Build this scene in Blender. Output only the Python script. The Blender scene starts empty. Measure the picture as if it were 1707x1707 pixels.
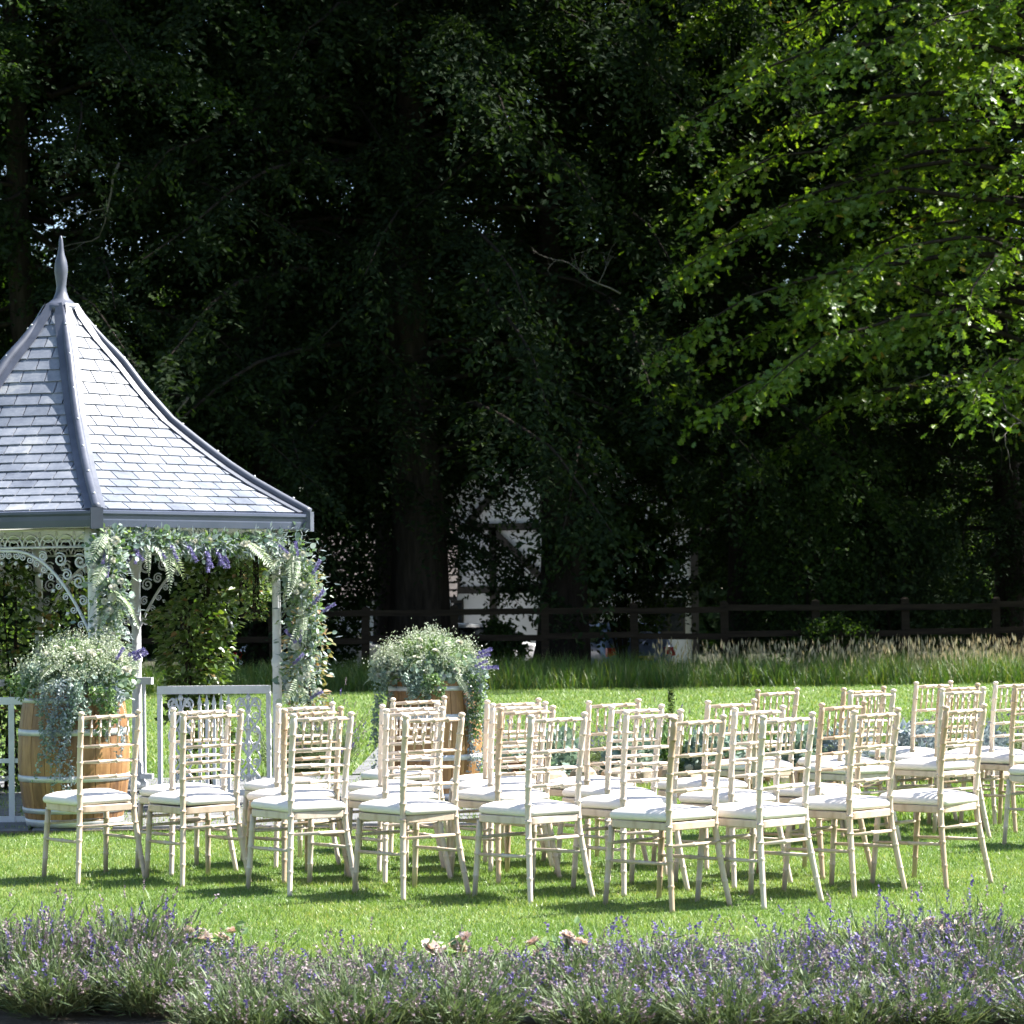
import bpy, math, random
import numpy as np
from mathutils import Vector, Matrix

R = math.radians
PI = math.pi
scene = bpy.context.scene
C = scene.collection
random.seed(7)

# ------------------------------------------------------------------ camera, sky, sun, exposure
cam_data = bpy.data.cameras.new('camera')
cam = bpy.data.objects.new('camera', cam_data)
C.objects.link(cam)
cam_data.sensor_width = 36.0
cam_data.lens = 36.0 * 4400.0 / 1707.0
cam_data.clip_start = 0.1
cam_data.clip_end = 2000.0
cam.matrix_world = Matrix.Translation((0, 0, 1.5)) @ Matrix.Rotation(R(90 + 1.933), 4, 'X') @ Matrix.Rotation(R(-0.74), 4, 'Z')
cam_data.dof.use_dof = True
cam_data.dof.focus_distance = 14.2
cam_data.dof.aperture_fstop = 10.0
scene.camera = cam

SUN_EL, SUN_AZ = R(50), R(78)       # azimuth measured from +Y (away from camera) towards +X
sun_vec = Vector((math.cos(SUN_EL) * math.sin(SUN_AZ), math.cos(SUN_EL) * math.cos(SUN_AZ), math.sin(SUN_EL)))
world = bpy.data.worlds.new('World')
scene.world = world
world.use_nodes = True
wn = world.node_tree
bg = wn.nodes['Background']
sky = wn.nodes.new('ShaderNodeTexSky')
sky.sky_type = 'NISHITA'
sky.sun_disc = False
sky.sun_elevation = SUN_EL
sky.sun_rotation = SUN_AZ
wn.links.new(sky.outputs[0], bg.inputs[0])
bg.inputs[1].default_value = 0.075
sl = bpy.data.lights.new('sun', 'SUN')
sl.energy = 5.0
sl.angle = R(0.5)
sl.color = (1.0, 0.965, 0.915)
sun = bpy.data.objects.new('sun', sl)
C.objects.link(sun)
sun.rotation_euler = sun_vec.to_track_quat('Z', 'Y').to_euler()
sun.location = sun_vec * 100

scene.view_settings.view_transform = 'Standard'
scene.view_settings.look = 'None'
scene.view_settings.gamma = 1.0
scene.view_settings.use_curve_mapping = False
scene.view_settings.exposure = 1.78
scene.render.engine = 'CYCLES'
scene.cycles.use_denoising = True
scene.cycles.max_bounces = 3
scene.cycles.diffuse_bounces = 1
scene.cycles.glossy_bounces = 2
scene.cycles.transmission_bounces = 3
scene.cycles.use_adaptive_sampling = True
scene.cycles.adaptive_threshold = 0.03
scene.cycles.transparent_max_bounces = 4
scene.cycles.caustics_reflective = False
scene.cycles.caustics_refractive = False

# ------------------------------------------------------------------ materials
def nodes_of(name):
    m = bpy.data.materials.new(name)
    m.use_nodes = True
    return m, m.node_tree, m.node_tree.nodes['Principled BSDF']

def ramp(nt, fac, stops):
    r = nt.nodes.new('ShaderNodeValToRGB')
    el = r.color_ramp.elements
    while len(el) < len(stops):
        el.new(0.5)
    for e, (p, c) in zip(el, stops):
        e.position = p
        e.color = (c[0], c[1], c[2], 1)
    nt.links.new(fac, r.inputs[0])
    return r.outputs[0]

def noise(nt, scale=5.0, detail=4.0, rough=0.55, stretch=None, coord='Object', dist=0.0):
    tc = nt.nodes.new('ShaderNodeTexCoord')
    n = nt.nodes.new('ShaderNodeTexNoise')
    n.inputs['Scale'].default_value = scale
    n.inputs['Detail'].default_value = detail
    n.inputs['Roughness'].default_value = rough
    n.inputs['Distortion'].default_value = dist
    if stretch:
        mp = nt.nodes.new('ShaderNodeMapping')
        mp.inputs['Scale'].default_value = stretch
        nt.links.new(tc.outputs[coord], mp.inputs[0])
        nt.links.new(mp.outputs[0], n.inputs[0])
    else:
        nt.links.new(tc.outputs[coord], n.inputs[0])
    return n.outputs[0]

def bump(nt, b, h, strength=0.3, dist=0.01):
    bn = nt.nodes.new('ShaderNodeBump')
    bn.inputs['Strength'].default_value = strength
    bn.inputs['Distance'].default_value = dist
    nt.links.new(h, bn.inputs['Height'])
    nt.links.new(bn.outputs[0], b.inputs['Normal'])

def surf(name, stops, rough=0.6, scale=6.0, stretch=None, bump_s=0.2, bump_d=0.004, metal=0.0, detail=5.0, spec=0.5, coord='Object'):
    m, nt, b = nodes_of(name)
    n = noise(nt, scale, detail, 0.6, stretch, coord)
    nt.links.new(ramp(nt, n, stops), b.inputs['Base Color'])
    b.inputs['Roughness'].default_value = rough
    b.inputs['Metallic'].default_value = metal
    b.inputs['Specular IOR Level'].default_value = spec
    if bump_s:
        bump(nt, b, n, bump_s, bump_d)
    return m

def leaf(name, stops, rough=0.45, trans=0.3, tint=(1.6, 1.7, 0.6), spec=0.5, patches=None):
    """leaf: a colour of its own for every leaf, gloss on the face, light passing through"""
    m, nt, b = nodes_of(name)
    g = nt.nodes.new('ShaderNodeNewGeometry')
    col = ramp(nt, g.outputs['Random Per Island'], stops)
    if patches:     # drier and lusher areas of the lawn
        pn = ramp(nt, noise(nt, 0.9, 5.0, 0.6), patches)
        pm = nt.nodes.new('ShaderNodeMix')
        pm.data_type = 'RGBA'
        pm.blend_type = 'MULTIPLY'
        pm.inputs[0].default_value = 1.0
        nt.links.new(col, pm.inputs[6])
        nt.links.new(pn, pm.inputs[7])
        col = pm.outputs[2]
    nt.links.new(col, b.inputs['Base Color'])
    b.inputs['Roughness'].default_value = rough
    b.inputs['Specular IOR Level'].default_value = spec
    if trans > 0:
        t = nt.nodes.new('ShaderNodeBsdfTranslucent')
        mx = nt.nodes.new('ShaderNodeMix')
        mx.data_type = 'RGBA'
        mx.blend_type = 'MULTIPLY'
        mx.inputs[0].default_value = 1.0
        nt.links.new(col, mx.inputs[6])
        mx.inputs[7].default_value = (*tint, 1)
        nt.links.new(mx.outputs[2], t.inputs[0])
        ms = nt.nodes.new('ShaderNodeMixShader')
        ms.inputs[0].default_value = trans
        nt.links.new(b.outputs[0], ms.inputs[1])
        nt.links.new(t.outputs[0], ms.inputs[2])
        nt.links.new(ms.outputs[0], nt.nodes['Material Output'].inputs[0])
    return m

M = {}
M['grass_sheet'] = surf('lawn_turf', [(0.3, (0.065, 0.115, 0.026)), (0.7, (0.12, 0.18, 0.045))], 0.9, 3.0, None, 0.5, 0.02)
M['earth'] = surf('woodland_earth', [(0.3, (0.03, 0.026, 0.016)), (0.7, (0.055, 0.06, 0.025))], 0.95, 1.5, None, 0.5, 0.05)
M['soil'] = surf('bed_soil', [(0.3, (0.09, 0.065, 0.045)), (0.7, (0.2, 0.16, 0.12))], 0.95, 14.0, None, 0.9, 0.03)
M['blade'] = leaf('grass_blade', [(0.0, (0.10, 0.175, 0.042)), (0.55, (0.16, 0.25, 0.066)), (0.9, (0.23, 0.31, 0.108)), (1.0, (0.38, 0.36, 0.20))], 0.42, 0.35, (1.35, 1.45, 0.6), patches=[(0.35, (1.45, 1.22, 1.15)), (0.5, (1.12, 1.08, 1.0)), (0.68, (0.88, 0.96, 0.85))])
M['tall_blade'] = leaf('meadow_blade', [(0.0, (0.035, 0.085, 0.014)), (0.6, (0.07, 0.13, 0.022)), (1.0, (0.15, 0.165, 0.05))], 0.5, 0.35)
M['seed_head'] = leaf('meadow_seed_head', [(0.0, (0.30, 0.25, 0.15)), (1.0, (0.48, 0.43, 0.28))], 0.8, 0.3, (1.2, 1.1, 0.9))
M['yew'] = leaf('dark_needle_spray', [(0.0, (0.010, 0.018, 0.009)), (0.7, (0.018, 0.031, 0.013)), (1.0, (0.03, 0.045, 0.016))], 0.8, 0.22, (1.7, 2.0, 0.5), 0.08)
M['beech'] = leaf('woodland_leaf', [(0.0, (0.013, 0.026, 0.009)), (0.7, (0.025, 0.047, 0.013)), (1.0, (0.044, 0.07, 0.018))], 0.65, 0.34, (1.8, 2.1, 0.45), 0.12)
M['oak'] = leaf('oak_leaf', [(0.0, (0.055, 0.11, 0.014)), (0.7, (0.105, 0.175, 0.022)), (0.985, (0.165, 0.225, 0.04)), (1.0, (0.3, 0.17, 0.05))], 0.42, 0.42, (1.6, 1.65, 0.45), 0.5)
M['bark'] = surf('bark', [(0.3, (0.014, 0.011, 0.009)), (0.7, (0.04, 0.032, 0.026))], 0.95, 9.0, (1, 1, 0.18), 0.9, 0.05, spec=0.1)
M['twig'] = surf('bare_twig', [(0.3, (0.045, 0.038, 0.032)), (0.7, (0.10, 0.088, 0.075))], 0.85, 9.0, None, 0.2, 0.01)
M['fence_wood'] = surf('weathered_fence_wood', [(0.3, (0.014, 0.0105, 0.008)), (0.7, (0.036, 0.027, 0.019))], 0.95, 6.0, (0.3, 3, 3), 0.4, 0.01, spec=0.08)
M['lime'] = surf('limewashed_beech', [(0.28, (0.44, 0.31, 0.21)), (0.45, (0.60, 0.47, 0.35)), (0.75, (0.70, 0.585, 0.47))], 0.42, 14.0, (1, 1, 0.35), 0.12, 0.002)
M['lime_pale'] = surf('whitewashed_beech', [(0.28, (0.50, 0.39, 0.30)), (0.45, (0.65, 0.54, 0.44)), (0.75, (0.73, 0.64, 0.55))], 0.42, 14.0, (1, 1, 0.35), 0.12, 0.002)
M['lime_tan'] = surf('worn_limewashed_beech', [(0.3, (0.38, 0.255, 0.15)), (0.55, (0.54, 0.415, 0.29)), (0.75, (0.64, 0.54, 0.41))], 0.42, 10.0, (1, 1, 0.3), 0.12, 0.002)
M['cushion'] = surf('ivory_cotton', [(0.3, (0.78, 0.71, 0.63)), (0.7, (0.84, 0.78, 0.71))], 0.85, 220.0, None, 0.15, 0.001, spec=0.2)
M['white_iron'] = surf('white_painted_iron', [(0.3, (0.66, 0.67, 0.70)), (0.7, (0.80, 0.81, 0.83))], 0.4, 12.0, None, 0.1, 0.002)
m, nt, b = nodes_of('blue_grey_slate')
oi = nt.nodes.new('ShaderNodeObjectInfo')
n1 = noise(nt, 3.2, 6.0, 0.7)
n2 = noise(nt, 26.0, 5.0, 0.65, (1, 1, 2.5))
mx1 = nt.nodes.new('ShaderNodeMath'); mx1.operation = 'MULTIPLY_ADD'
nt.links.new(oi.outputs['Random'], mx1.inputs[0]); mx1.inputs[1].default_value = 0.22
nt.links.new(n1, mx1.inputs[2])
mx2 = nt.nodes.new('ShaderNodeMath'); mx2.operation = 'MULTIPLY_ADD'
nt.links.new(n2, mx2.inputs[0]); mx2.inputs[1].default_value = 0.35
nt.links.new(mx1.outputs[0], mx2.inputs[2])
nt.links.new(ramp(nt, mx2.outputs[0], [(0.5, (0.085, 0.098, 0.127)), (0.72, (0.15, 0.168, 0.205)), (0.9, (0.215, 0.232, 0.268)), (1.0, (0.30, 0.31, 0.32))]), b.inputs['Base Color'])
b.inputs['Roughness'].default_value = 0.5
b.inputs['Specular IOR Level'].default_value = 0.6
bump(nt, b, n2, 0.3, 0.004)
M['slate'] = m
M['lead'] = surf('lead_sheet', [(0.3, (0.045, 0.053, 0.075)), (0.7, (0.095, 0.105, 0.14))], 0.48, 5.0, None, 0.12, 0.003, spec=0.6)
M['fascia'] = surf('blue_grey_fascia', [(0.3, (0.06, 0.075, 0.115)), (0.7, (0.085, 0.10, 0.15))], 0.4, 3.0, None, 0.05, 0.002)
M['stone'] = surf('grey_paving', [(0.3, (0.12, 0.12, 0.125)), (0.7, (0.21, 0.21, 0.215))], 0.8, 7.0, None, 0.4, 0.008)
M['rock'] = surf('warm_edging_stone', [(0.3, (0.26, 0.19, 0.12)), (0.7, (0.50, 0.41, 0.30))], 0.85, 6.0, None, 0.7, 0.03)
M['terracotta'] = surf('terracotta', [(0.3, (0.22, 0.09, 0.045)), (0.7, (0.36, 0.17, 0.09))], 0.8, 9.0, None, 0.2, 0.005)
M['hoop'] = surf('galvanised_hoop', [(0.3, (0.46, 0.46, 0.47)), (0.7, (0.62, 0.62, 0.63))], 0.45, 10.0, None, 0.1, 0.002, metal=0.35)
m, nt, b = nodes_of('oak_stave')
oi = nt.nodes.new('ShaderNodeObjectInfo')
n = noise(nt, 7.0, 6.0, 0.65, (3.0, 3.0, 0.5), 'Object', 0.6)
ad = nt.nodes.new('ShaderNodeMath'); ad.operation = 'MULTIPLY_ADD'
nt.links.new(oi.outputs['Random'], ad.inputs[0]); ad.inputs[1].default_value = 0.3
sb = nt.nodes.new('ShaderNodeMath'); sb.operation = 'SUBTRACT'
nt.links.new(n, sb.inputs[0]); sb.inputs[1].default_value = 0.15
nt.links.new(sb.outputs[0], ad.inputs[2])
nt.links.new(ramp(nt, ad.outputs[0], [(0.2, (0.085, 0.038, 0.015)), (0.45, (0.24, 0.12, 0.045)), (0.65, (0.38, 0.205, 0.08)), (0.85, (0.45, 0.28, 0.135))]), b.inputs['Base Color'])
b.inputs['Roughness'].default_value = 0.5
bump(nt, b, n, 0.25, 0.004)
M['stave'] = m
M['climber'] = leaf('climber_leaf', [(0.0, (0.045, 0.085, 0.018)), (0.6, (0.09, 0.15, 0.032)), (0.93, (0.15, 0.20, 0.05)), (1.0, (0.24, 0.12, 0.06))], 0.3, 0.3, (1.5, 1.6, 0.4), 0.7)
M['pale_leaf'] = leaf('pale_climber_leaf', [(0.0, (0.16, 0.18, 0.06)), (0.7, (0.36, 0.34, 0.17)), (1.0, (0.42, 0.26, 0.16))], 0.4, 0.3, (1.2, 1.1, 0.6))
M['euca'] = leaf('eucalyptus_leaf', [(0.0, (0.14, 0.21, 0.17)), (0.6, (0.25, 0.34, 0.28)), (1.0, (0.42, 0.49, 0.42))], 0.5, 0.22, (1.1, 1.2, 0.9))
M['filler'] = leaf('garland_leaf', [(0.0, (0.08, 0.15, 0.05)), (0.6, (0.16, 0.26, 0.10)), (1.0, (0.30, 0.38, 0.19))], 0.4, 0.25, (1.3, 1.4, 0.6))
M['dusty'] = leaf('dusty_trailing_leaf', [(0.0, (0.17, 0.22, 0.22)), (0.6, (0.32, 0.37, 0.38)), (1.0, (0.46, 0.50, 0.52))], 0.55, 0.2, (1.0, 1.1, 1.1))
M['fern'] = leaf('pale_fern', [(0.0, (0.26, 0.34, 0.21)), (0.6, (0.44, 0.51, 0.36)), (1.0, (0.58, 0.62, 0.50))], 0.5, 0.25, (1.1, 1.2, 0.7))
M['gyp'] = leaf('cream_filler_flower', [(0.0, (0.24, 0.31, 0.17)), (0.45, (0.44, 0.50, 0.36)), (1.0, (0.66, 0.68, 0.58))], 0.7, 0.25, (1.0, 1.0, 0.8))
M['blossom'] = leaf('white_petal', [(0.0, (0.62, 0.60, 0.44)), (1.0, (0.78, 0.77, 0.70))], 0.6, 0.3, (1.0, 1.0, 0.95))
M['peach'] = leaf('peach_rose_petal', [(0.0, (0.66, 0.46, 0.37)), (0.5, (0.76, 0.63, 0.55)), (1.0, (0.80, 0.75, 0.70))], 0.6, 0.3, (1.0, 0.9, 0.8))
M['violet'] = leaf('violet_floret', [(0.0, (0.10, 0.085, 0.22)), (0.6, (0.165, 0.15, 0.33)), (1.0, (0.30, 0.28, 0.46))], 0.6, 0.2, (1.1, 1.0, 1.3))
M['lav_flower'] = leaf('lavender_floret', [(0.0, (0.085, 0.06, 0.17)), (0.55, (0.14, 0.105, 0.29)), (1.0, (0.24, 0.20, 0.42))], 0.6, 0.2, (1.1, 1.0, 1.3))
M['lav_faded'] = leaf('faded_lavender_floret', [(0.0, (0.15, 0.11, 0.125)), (0.6, (0.26, 0.20, 0.22)), (1.0, (0.36, 0.31, 0.29))], 0.8, 0.15, (1.0, 1.0, 1.0))
M['lav_stem'] = leaf('lavender_stem', [(0.0, (0.11, 0.145, 0.06)), (0.6, (0.17, 0.20, 0.095)), (1.0, (0.27, 0.275, 0.165))], 0.6, 0.2, (1.1, 1.2, 0.7))
M['lav_leaf'] = leaf('lavender_leaf', [(0.0, (0.075, 0.12, 0.045)), (0.6, (0.13, 0.185, 0.08)), (1.0, (0.22, 0.27, 0.155))], 0.6, 0.2, (1.1, 1.2, 0.7))
M['render'] = surf('white_wall_render', [(0.3, (0.74, 0.76, 0.80)), (0.7, (0.80, 0.82, 0.85))], 0.8, 2.0, None, 0.1, 0.01)
M['timber'] = surf('dark_timber', [(0.3, (0.02, 0.018, 0.016)), (0.7, (0.045, 0.04, 0.035))], 0.7, 4.0, None, 0.2, 0.01)
M['tile'] = surf('brown_roof_tile', [(0.3, (0.045, 0.038, 0.036)), (0.7, (0.10, 0.085, 0.08))], 0.85, 5.0, None, 0.4, 0.02)
M['tyre'] = surf('rubber', [(0.3, (0.015, 0.015, 0.015)), (0.7, (0.03, 0.03, 0.03))], 0.8, 20.0, None, 0.1, 0.002)
M['chrome'] = surf('bright_metal', [(0.3, (0.5, 0.5, 0.52)), (0.7, (0.65, 0.65, 0.66))], 0.25, 8.0, None, 0.0, 0.0, metal=1.0)
M['glass'] = surf('dark_glass', [(0.3, (0.015, 0.02, 0.025)), (0.7, (0.03, 0.035, 0.04))], 0.05, 3.0, None, 0.0, 0.0, spec=0.8)
M['car_white'] = surf('white_car_paint', [(0.3, (0.78, 0.78, 0.79)), (0.7, (0.82, 0.82, 0.83))], 0.2, 2.0, None, 0.0, 0.0)
M['car_blue'] = surf('dark_blue_car_paint', [(0.3, (0.13, 0.165, 0.27)), (0.7, (0.16, 0.20, 0.31))], 0.2, 2.0, None, 0.0, 0.0)
M['red_lens'] = surf('red_lens', [(0.3, (0.55, 0.01, 0.015)), (0.7, (0.65, 0.02, 0.02))], 0.15, 3.0, None, 0.0, 0.0)
M['plate'] = surf('number_plate_yellow', [(0.3, (0.6, 0.45, 0.05)), (0.7, (0.65, 0.5, 0.06))], 0.4, 3.0, None, 0.0, 0.0)
M['asphalt'] = surf('car_park_gravel', [(0.3, (0.10, 0.095, 0.085)), (0.7, (0.22, 0.20, 0.18))], 0.9, 5.0, None, 0.5, 0.02)

# ------------------------------------------------------------------ mesh helpers
def mesh(name, V, Fs, mat, smooth=False):
    """V (n,3); Fs: list of faces or a list of (m,k) arrays"""
    me = bpy.data.meshes.new(name)
    V = np.asarray(V, dtype=np.float32).reshape(-1, 3)
    if len(Fs) and isinstance(Fs[0], np.ndarray) and Fs[0].ndim == 2:
        arrs = [np.asarray(a, dtype=np.int32) for a in Fs if len(a)]
        loops = np.concatenate([a.ravel() for a in arrs])
        tot = np.concatenate([np.full(len(a), a.shape[1], np.int32) for a in arrs])
    else:
        loops = np.fromiter((i for f in Fs for i in f), dtype=np.int32)
        tot = np.array([len(f) for f in Fs], dtype=np.int32)
    start = np.concatenate([[0], np.cumsum(tot)[:-1]]).astype(np.int32)
    me.vertices.add(len(V)); me.vertices.foreach_set('co', V.ravel())
    me.loops.add(len(loops)); me.loops.foreach_set('vertex_index', loops)
    me.polygons.add(len(tot)); me.polygons.foreach_set('loop_start', start)
    me.polygons.foreach_set('loop_total', tot)
    me.polygons.foreach_set('use_smooth', np.full(len(tot), bool(smooth)))
    me.update(calc_edges=True)
    me.validate()
    if mat:
        me.materials.append(M[mat] if isinstance(mat, str) else mat)
    return me

def link(name, data, parent=None, loc=(0, 0, 0), rot=(0, 0, 0), sc=None):
    o = bpy.data.objects.new(name, data)
    C.objects.link(o)
    o.parent = parent
    o.location = loc
    o.rotation_euler = rot
    if sc is not None:
        o.scale = (sc, sc, sc) if isinstance(sc, (int, float)) else sc
    return o

def tag(o, label=None, cat=None, group=None, kind=None):
    if label: o['label'] = label
    if cat: o['category'] = cat
    if group: o['group'] = group
    if kind: o['kind'] = kind
    return o

def empty(name, loc, rz=0.0):
    o = link(name, None, None, loc, (0, 0, rz))
    o.empty_display_size = 0.1
    return o

def copy_tree(o, parent=None):
    c = o.copy()
    C.objects.link(c)
    c.parent = parent
    for ch in list(o.children):
        copy_tree(ch, c)
    return c

class MB:
    """collects shapes into one mesh"""
    def __init__(s): s.v = []; s.f = []
    def add(s, V, Fs):
        k = len(s.v)
        s.v.extend([tuple(p) for p in V])
        s.f.extend([tuple(i + k for i in f) for f in Fs])
        return s
    def box(s, lo, hi):
        (a, b_, c), (d, e, f) = lo, hi
        return s.add([(a, b_, c), (d, b_, c), (d, e, c), (a, e, c), (a, b_, f), (d, b_, f), (d, e, f), (a, e, f)],
                     [(0, 3, 2, 1), (4, 5, 6, 7), (0, 1, 5, 4), (1, 2, 6, 5), (2, 3, 7, 6), (3, 0, 4, 7)])
    def tube(s, pts, rad, n=6, cap=True):
        V, Fs = tube(pts, rad, n, cap)
        return s.add(V, Fs)
    def bar(s, p, q, w, h, up=(0, 0, 1)):
        p, q = Vector(p), Vector(q)
        d = (q - p).normalized(); u = Vector(up)
        x = d.cross(u).normalized() * w / 2; z = x.cross(d).normalized() * h / 2
        V = [p - x - z, p + x - z, p + x + z, p - x + z, q - x - z, q + x - z, q + x + z, q - x + z]
        return s.add(V, [(0, 3, 2, 1), (4, 5, 6, 7), (0, 1, 5, 4), (1, 2, 6, 5), (2, 3, 7, 6), (3, 0, 4, 7)])
    def build(s, name, mat, parent=None, smooth=False, **k):
        return link(name, mesh(name, s.v, s.f, mat, smooth), parent, **k)

def tube(pts, rad, n=6, cap=True):
    pts = [Vector(p) for p in pts]
    if isinstance(rad, (int, float)): rad = [rad] * len(pts)
    V, Fs = [], []
    u = None
    for i, p in enumerate(pts):
        t = (pts[min(i + 1, len(pts) - 1)] - pts[max(i - 1, 0)])
        t = t.normalized() if t.length > 1e-9 else Vector((0, 0, 1))
        if u is None:
            a = Vector((1, 0, 0)) if abs(t.x) < 0.8 else Vector((0, 1, 0))
            u = (a - t * a.dot(t)).normalized()
        else:
            u = (u - t * u.dot(t)).normalized()
        w = t.cross(u)
        for k in range(n):
            a = 2 * PI * k / n
            V.append(p + (u * math.cos(a) + w * math.sin(a)) * rad[i])
    for i in range(len(pts) - 1):
        for k in range(n):
            k2 = (k + 1) % n
            Fs.append((i * n + k, i * n + k2, (i + 1) * n + k2, (i + 1) * n + k))
    if cap:
        Fs.append(tuple(range(n - 1, -1, -1)))
        Fs.append(tuple((len(pts) - 1) * n + k for k in range(n)))
    return V, Fs

def lathe(prof, n=24, cap=True):
    V, Fs = [], []
    for r, z in prof:
        for k in range(n):
            a = 2 * PI * k / n
            V.append((r * math.cos(a), r * math.sin(a), z))
    for i in range(len(prof) - 1):
        for k in range(n):
            k2 = (k + 1) % n
            Fs.append((i * n + k, i * n + k2, (i + 1) * n + k2, (i + 1) * n + k))
    if cap:
        Fs.append(tuple(range(n - 1, -1, -1)))
        Fs.append(tuple((len(prof) - 1) * n + k for k in range(n)))
    return V, Fs

# --- scatter a small template over many places, all in numpy
def nrm(a):
    return a / np.maximum(np.linalg.norm(a, axis=-1, keepdims=True), 1e-9)

def frames(d, n):
    """rows: X side, Y along d, Z near n"""
    y = nrm(d)
    x = nrm(np.cross(y, n))
    z = np.cross(x, y)
    return np.stack([x, y, z], axis=1)

def scatter(tv, tf, pos, fr, sc):
    """tv (k,3), tf: list of (m,j) arrays; sc (N,) or (N,3)"""
    tv = np.asarray(tv, float)
    N = len(pos)
    sc = np.asarray(sc, float)
    if sc.ndim == 1: sc = np.repeat(sc[:, None], 3, 1)
    loc = tv[None] * sc[:, None, :]
    V = np.einsum('nki,nij->nkj', loc, fr) + pos[:, None, :]
    off = (np.arange(N) * len(tv))[:, None, None]
    Fs = [(np.asarray(f)[None] + off).reshape(-1, np.asarray(f).shape[1]) for f in tf]
    return V.reshape(-1, 3), Fs

def merge(parts):
    V, Fs, k = [], [], 0
    for v, f in parts:
        V.append(v)
        Fs += [a + k for a in f]
        k += len(v)
    return np.concatenate(V), Fs

DIAMOND = (np.array([(0, 0, 0), (.26, .45, .05), (0, 1, -.03), (-.26, .45, .05)]), [np.array([[0, 1, 2, 3]])])
NARROW = (np.array([(0, 0, 0), (.1, .45, .03), (0, 1, -.04), (-.1, .45, .03)]), [np.array([[0, 1, 2, 3]])])
OVAL = (np.array([(0, 0, 0), (.27, .28, .07), (.26, .62, .06), (0, 1, -.05), (-.26, .62, .06), (-.27, .28, .07)]), [np.array([[0, 1, 2, 3], [0, 3, 4, 5]])])
ROUND = (np.array([(0, 0, 0), (.36, .2, .05), (.42, .6, .06), (.14, .96, 0), (-.14, .96, 0), (-.42, .6, .06), (-.36, .2, .05)]), [np.array([[0, 1, 2, 3], [0, 4, 5, 6]]), np.array([[0, 3, 4]])])
OAK = (np.array([(0, 0, 0), (.06, .18, 0), (.26, .24, .05), (.11, .38, .01), (.42, .55, .06), (.15, .62, .01), (.3, .88, .04), (0, 1.05, -.04),
                 (-.3, .88, .04), (-.15, .62, .01), (-.42, .55, .06), (-.11, .38, .01), (-.26, .24, .05), (-.06, .18, 0), (0, .38, -.02), (0, .62, -.03)]),
       [np.array([[0, 1, 3, 14], [1, 2, 3, 3], [14, 3, 5, 15], [3, 4, 5, 5], [15, 5, 6, 7], [0, 14, 11, 13], [13, 11, 12, 12], [14, 15, 9, 11], [11, 9, 10, 10], [15, 7, 8, 9]])])
OAK = (OAK[0], [np.array([[0, 1, 3, 14], [14, 3, 5, 15], [15, 5, 6, 7], [0, 14, 11, 13], [14, 15, 9, 11], [15, 7, 8, 9]]), np.array([[1, 2, 3], [3, 4, 5], [13, 11, 12], [11, 9, 10]])])
BLADE = (np.array([(-.5, 0, 0), (.5, 0, 0), (.35, .55, .12), (-.35, .55, .12), (0, 1, .38)]), [np.array([[0, 1, 2, 3]]), np.array([[3, 2, 4]])])
TRI = (np.array([(-.5, 0, 0), (.5, 0, 0), (0, 1, .25)]), [np.array([[0, 1, 2]])])

def rand_dirs(rng, n, up=0.0):
    d = rng.normal(size=(n, 3))
    d[:, 2] += up
    return nrm(d)

# ------------------------------------------------------------------ ground
def sheet(name, x0, x1, ys, zs, mat, label=None, nx=2):
    V, Fs = [], []
    for y, z in zip(ys, zs):
        for i in range(nx):
            V.append((x0 + (x1 - x0) * i / (nx - 1), y, z))
    for j in range(len(ys) - 1):
        for i in range(nx - 1):
            a = j * nx + i
            Fs.append((a, a + 1, a + nx + 1, a + nx))
    return tag(link(name, mesh(name, V, Fs, mat)), label, None, None, 'structure')

def ground_z(y):
    if y < 51: return 0.0
    if y < 58: return -0.45 * (y - 51) / 7
    return -0.45
sheet('ground', -600, 600, [-60, 0, 51, 53, 55, 58, 900], [-0.03, -0.03, -0.03, -.16, -.29, -.48, -.48], 'earth')
sheet('lawn', -60, 60, [9.95, 30, 48], [0, 0, 0], 'grass_sheet')
sheet('flower_bed_soil', -60, 60, [-4, 9.95], [-0.004, -0.004], 'soil')
sheet('car_park', -25, 30, [58.2, 74], [-.474, -.474], 'asphalt')

rng = np.random.default_rng(3)
def grass(name, n, xf, y0, y1, h0, h1, w, mat, tmpl=BLADE, lean=0.5, zf=None, power=1.0, label=None):
    y = y0 + (y1 - y0) * rng.random(n) ** power
    half = 0.205 * y + 0.5
    x = (rng.random(n) * 2 - 1) * half if xf is None else xf(y, rng.random(n))
    keep = np.ones(n, bool)
    pos = np.stack([x, y, np.zeros(n)], 1)
    clump = 0.5 + 0.5 * np.sin(x * 3.1 + 1.7 * np.sin(y * 2.3)) * np.sin(y * 2.7 + 1.3 * np.sin(x * 1.9))
    d = np.stack([rng.normal(size=n) * lean, rng.normal(size=n) * lean, np.ones(n)], 1)
    fr = frames(d, rand_dirs(rng, n) * np.array([1, 1, .1]))
    h = (h0 + (h1 - h0) * rng.random(n)) * (0.75 + 0.5 * clump)
    sc = np.stack([np.full(n, w) * (0.7 + 0.6 * rng.random(n)), h, h], 1)
    V, Fs = scatter(*tmpl, pos, fr, sc)
    return tag(link(name, mesh(name, V, Fs, mat)), label, 'grass', None, 'stuff')
grass('lawn_grass', 330000, None, 10.0, 17.6, 0.012, 0.03, 0.0048, 'blade', TRI, 0.55, label='short mown green grass under the chairs')
grass('far_lawn_grass', 150000, None, 17.6, 44.5, 0.03, 0.065, 0.014, 'blade', TRI, 0.5, power=1.3, label='short mown lawn beyond the flower bed')
g = grass('meadow_grass', 52000, None, 44.3, 50.2, 0.16, 0.55, 0.013, 'tall_blade', BLADE, 0.28, label='long unmown grass along the wooden fence')
n = 1500
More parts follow.
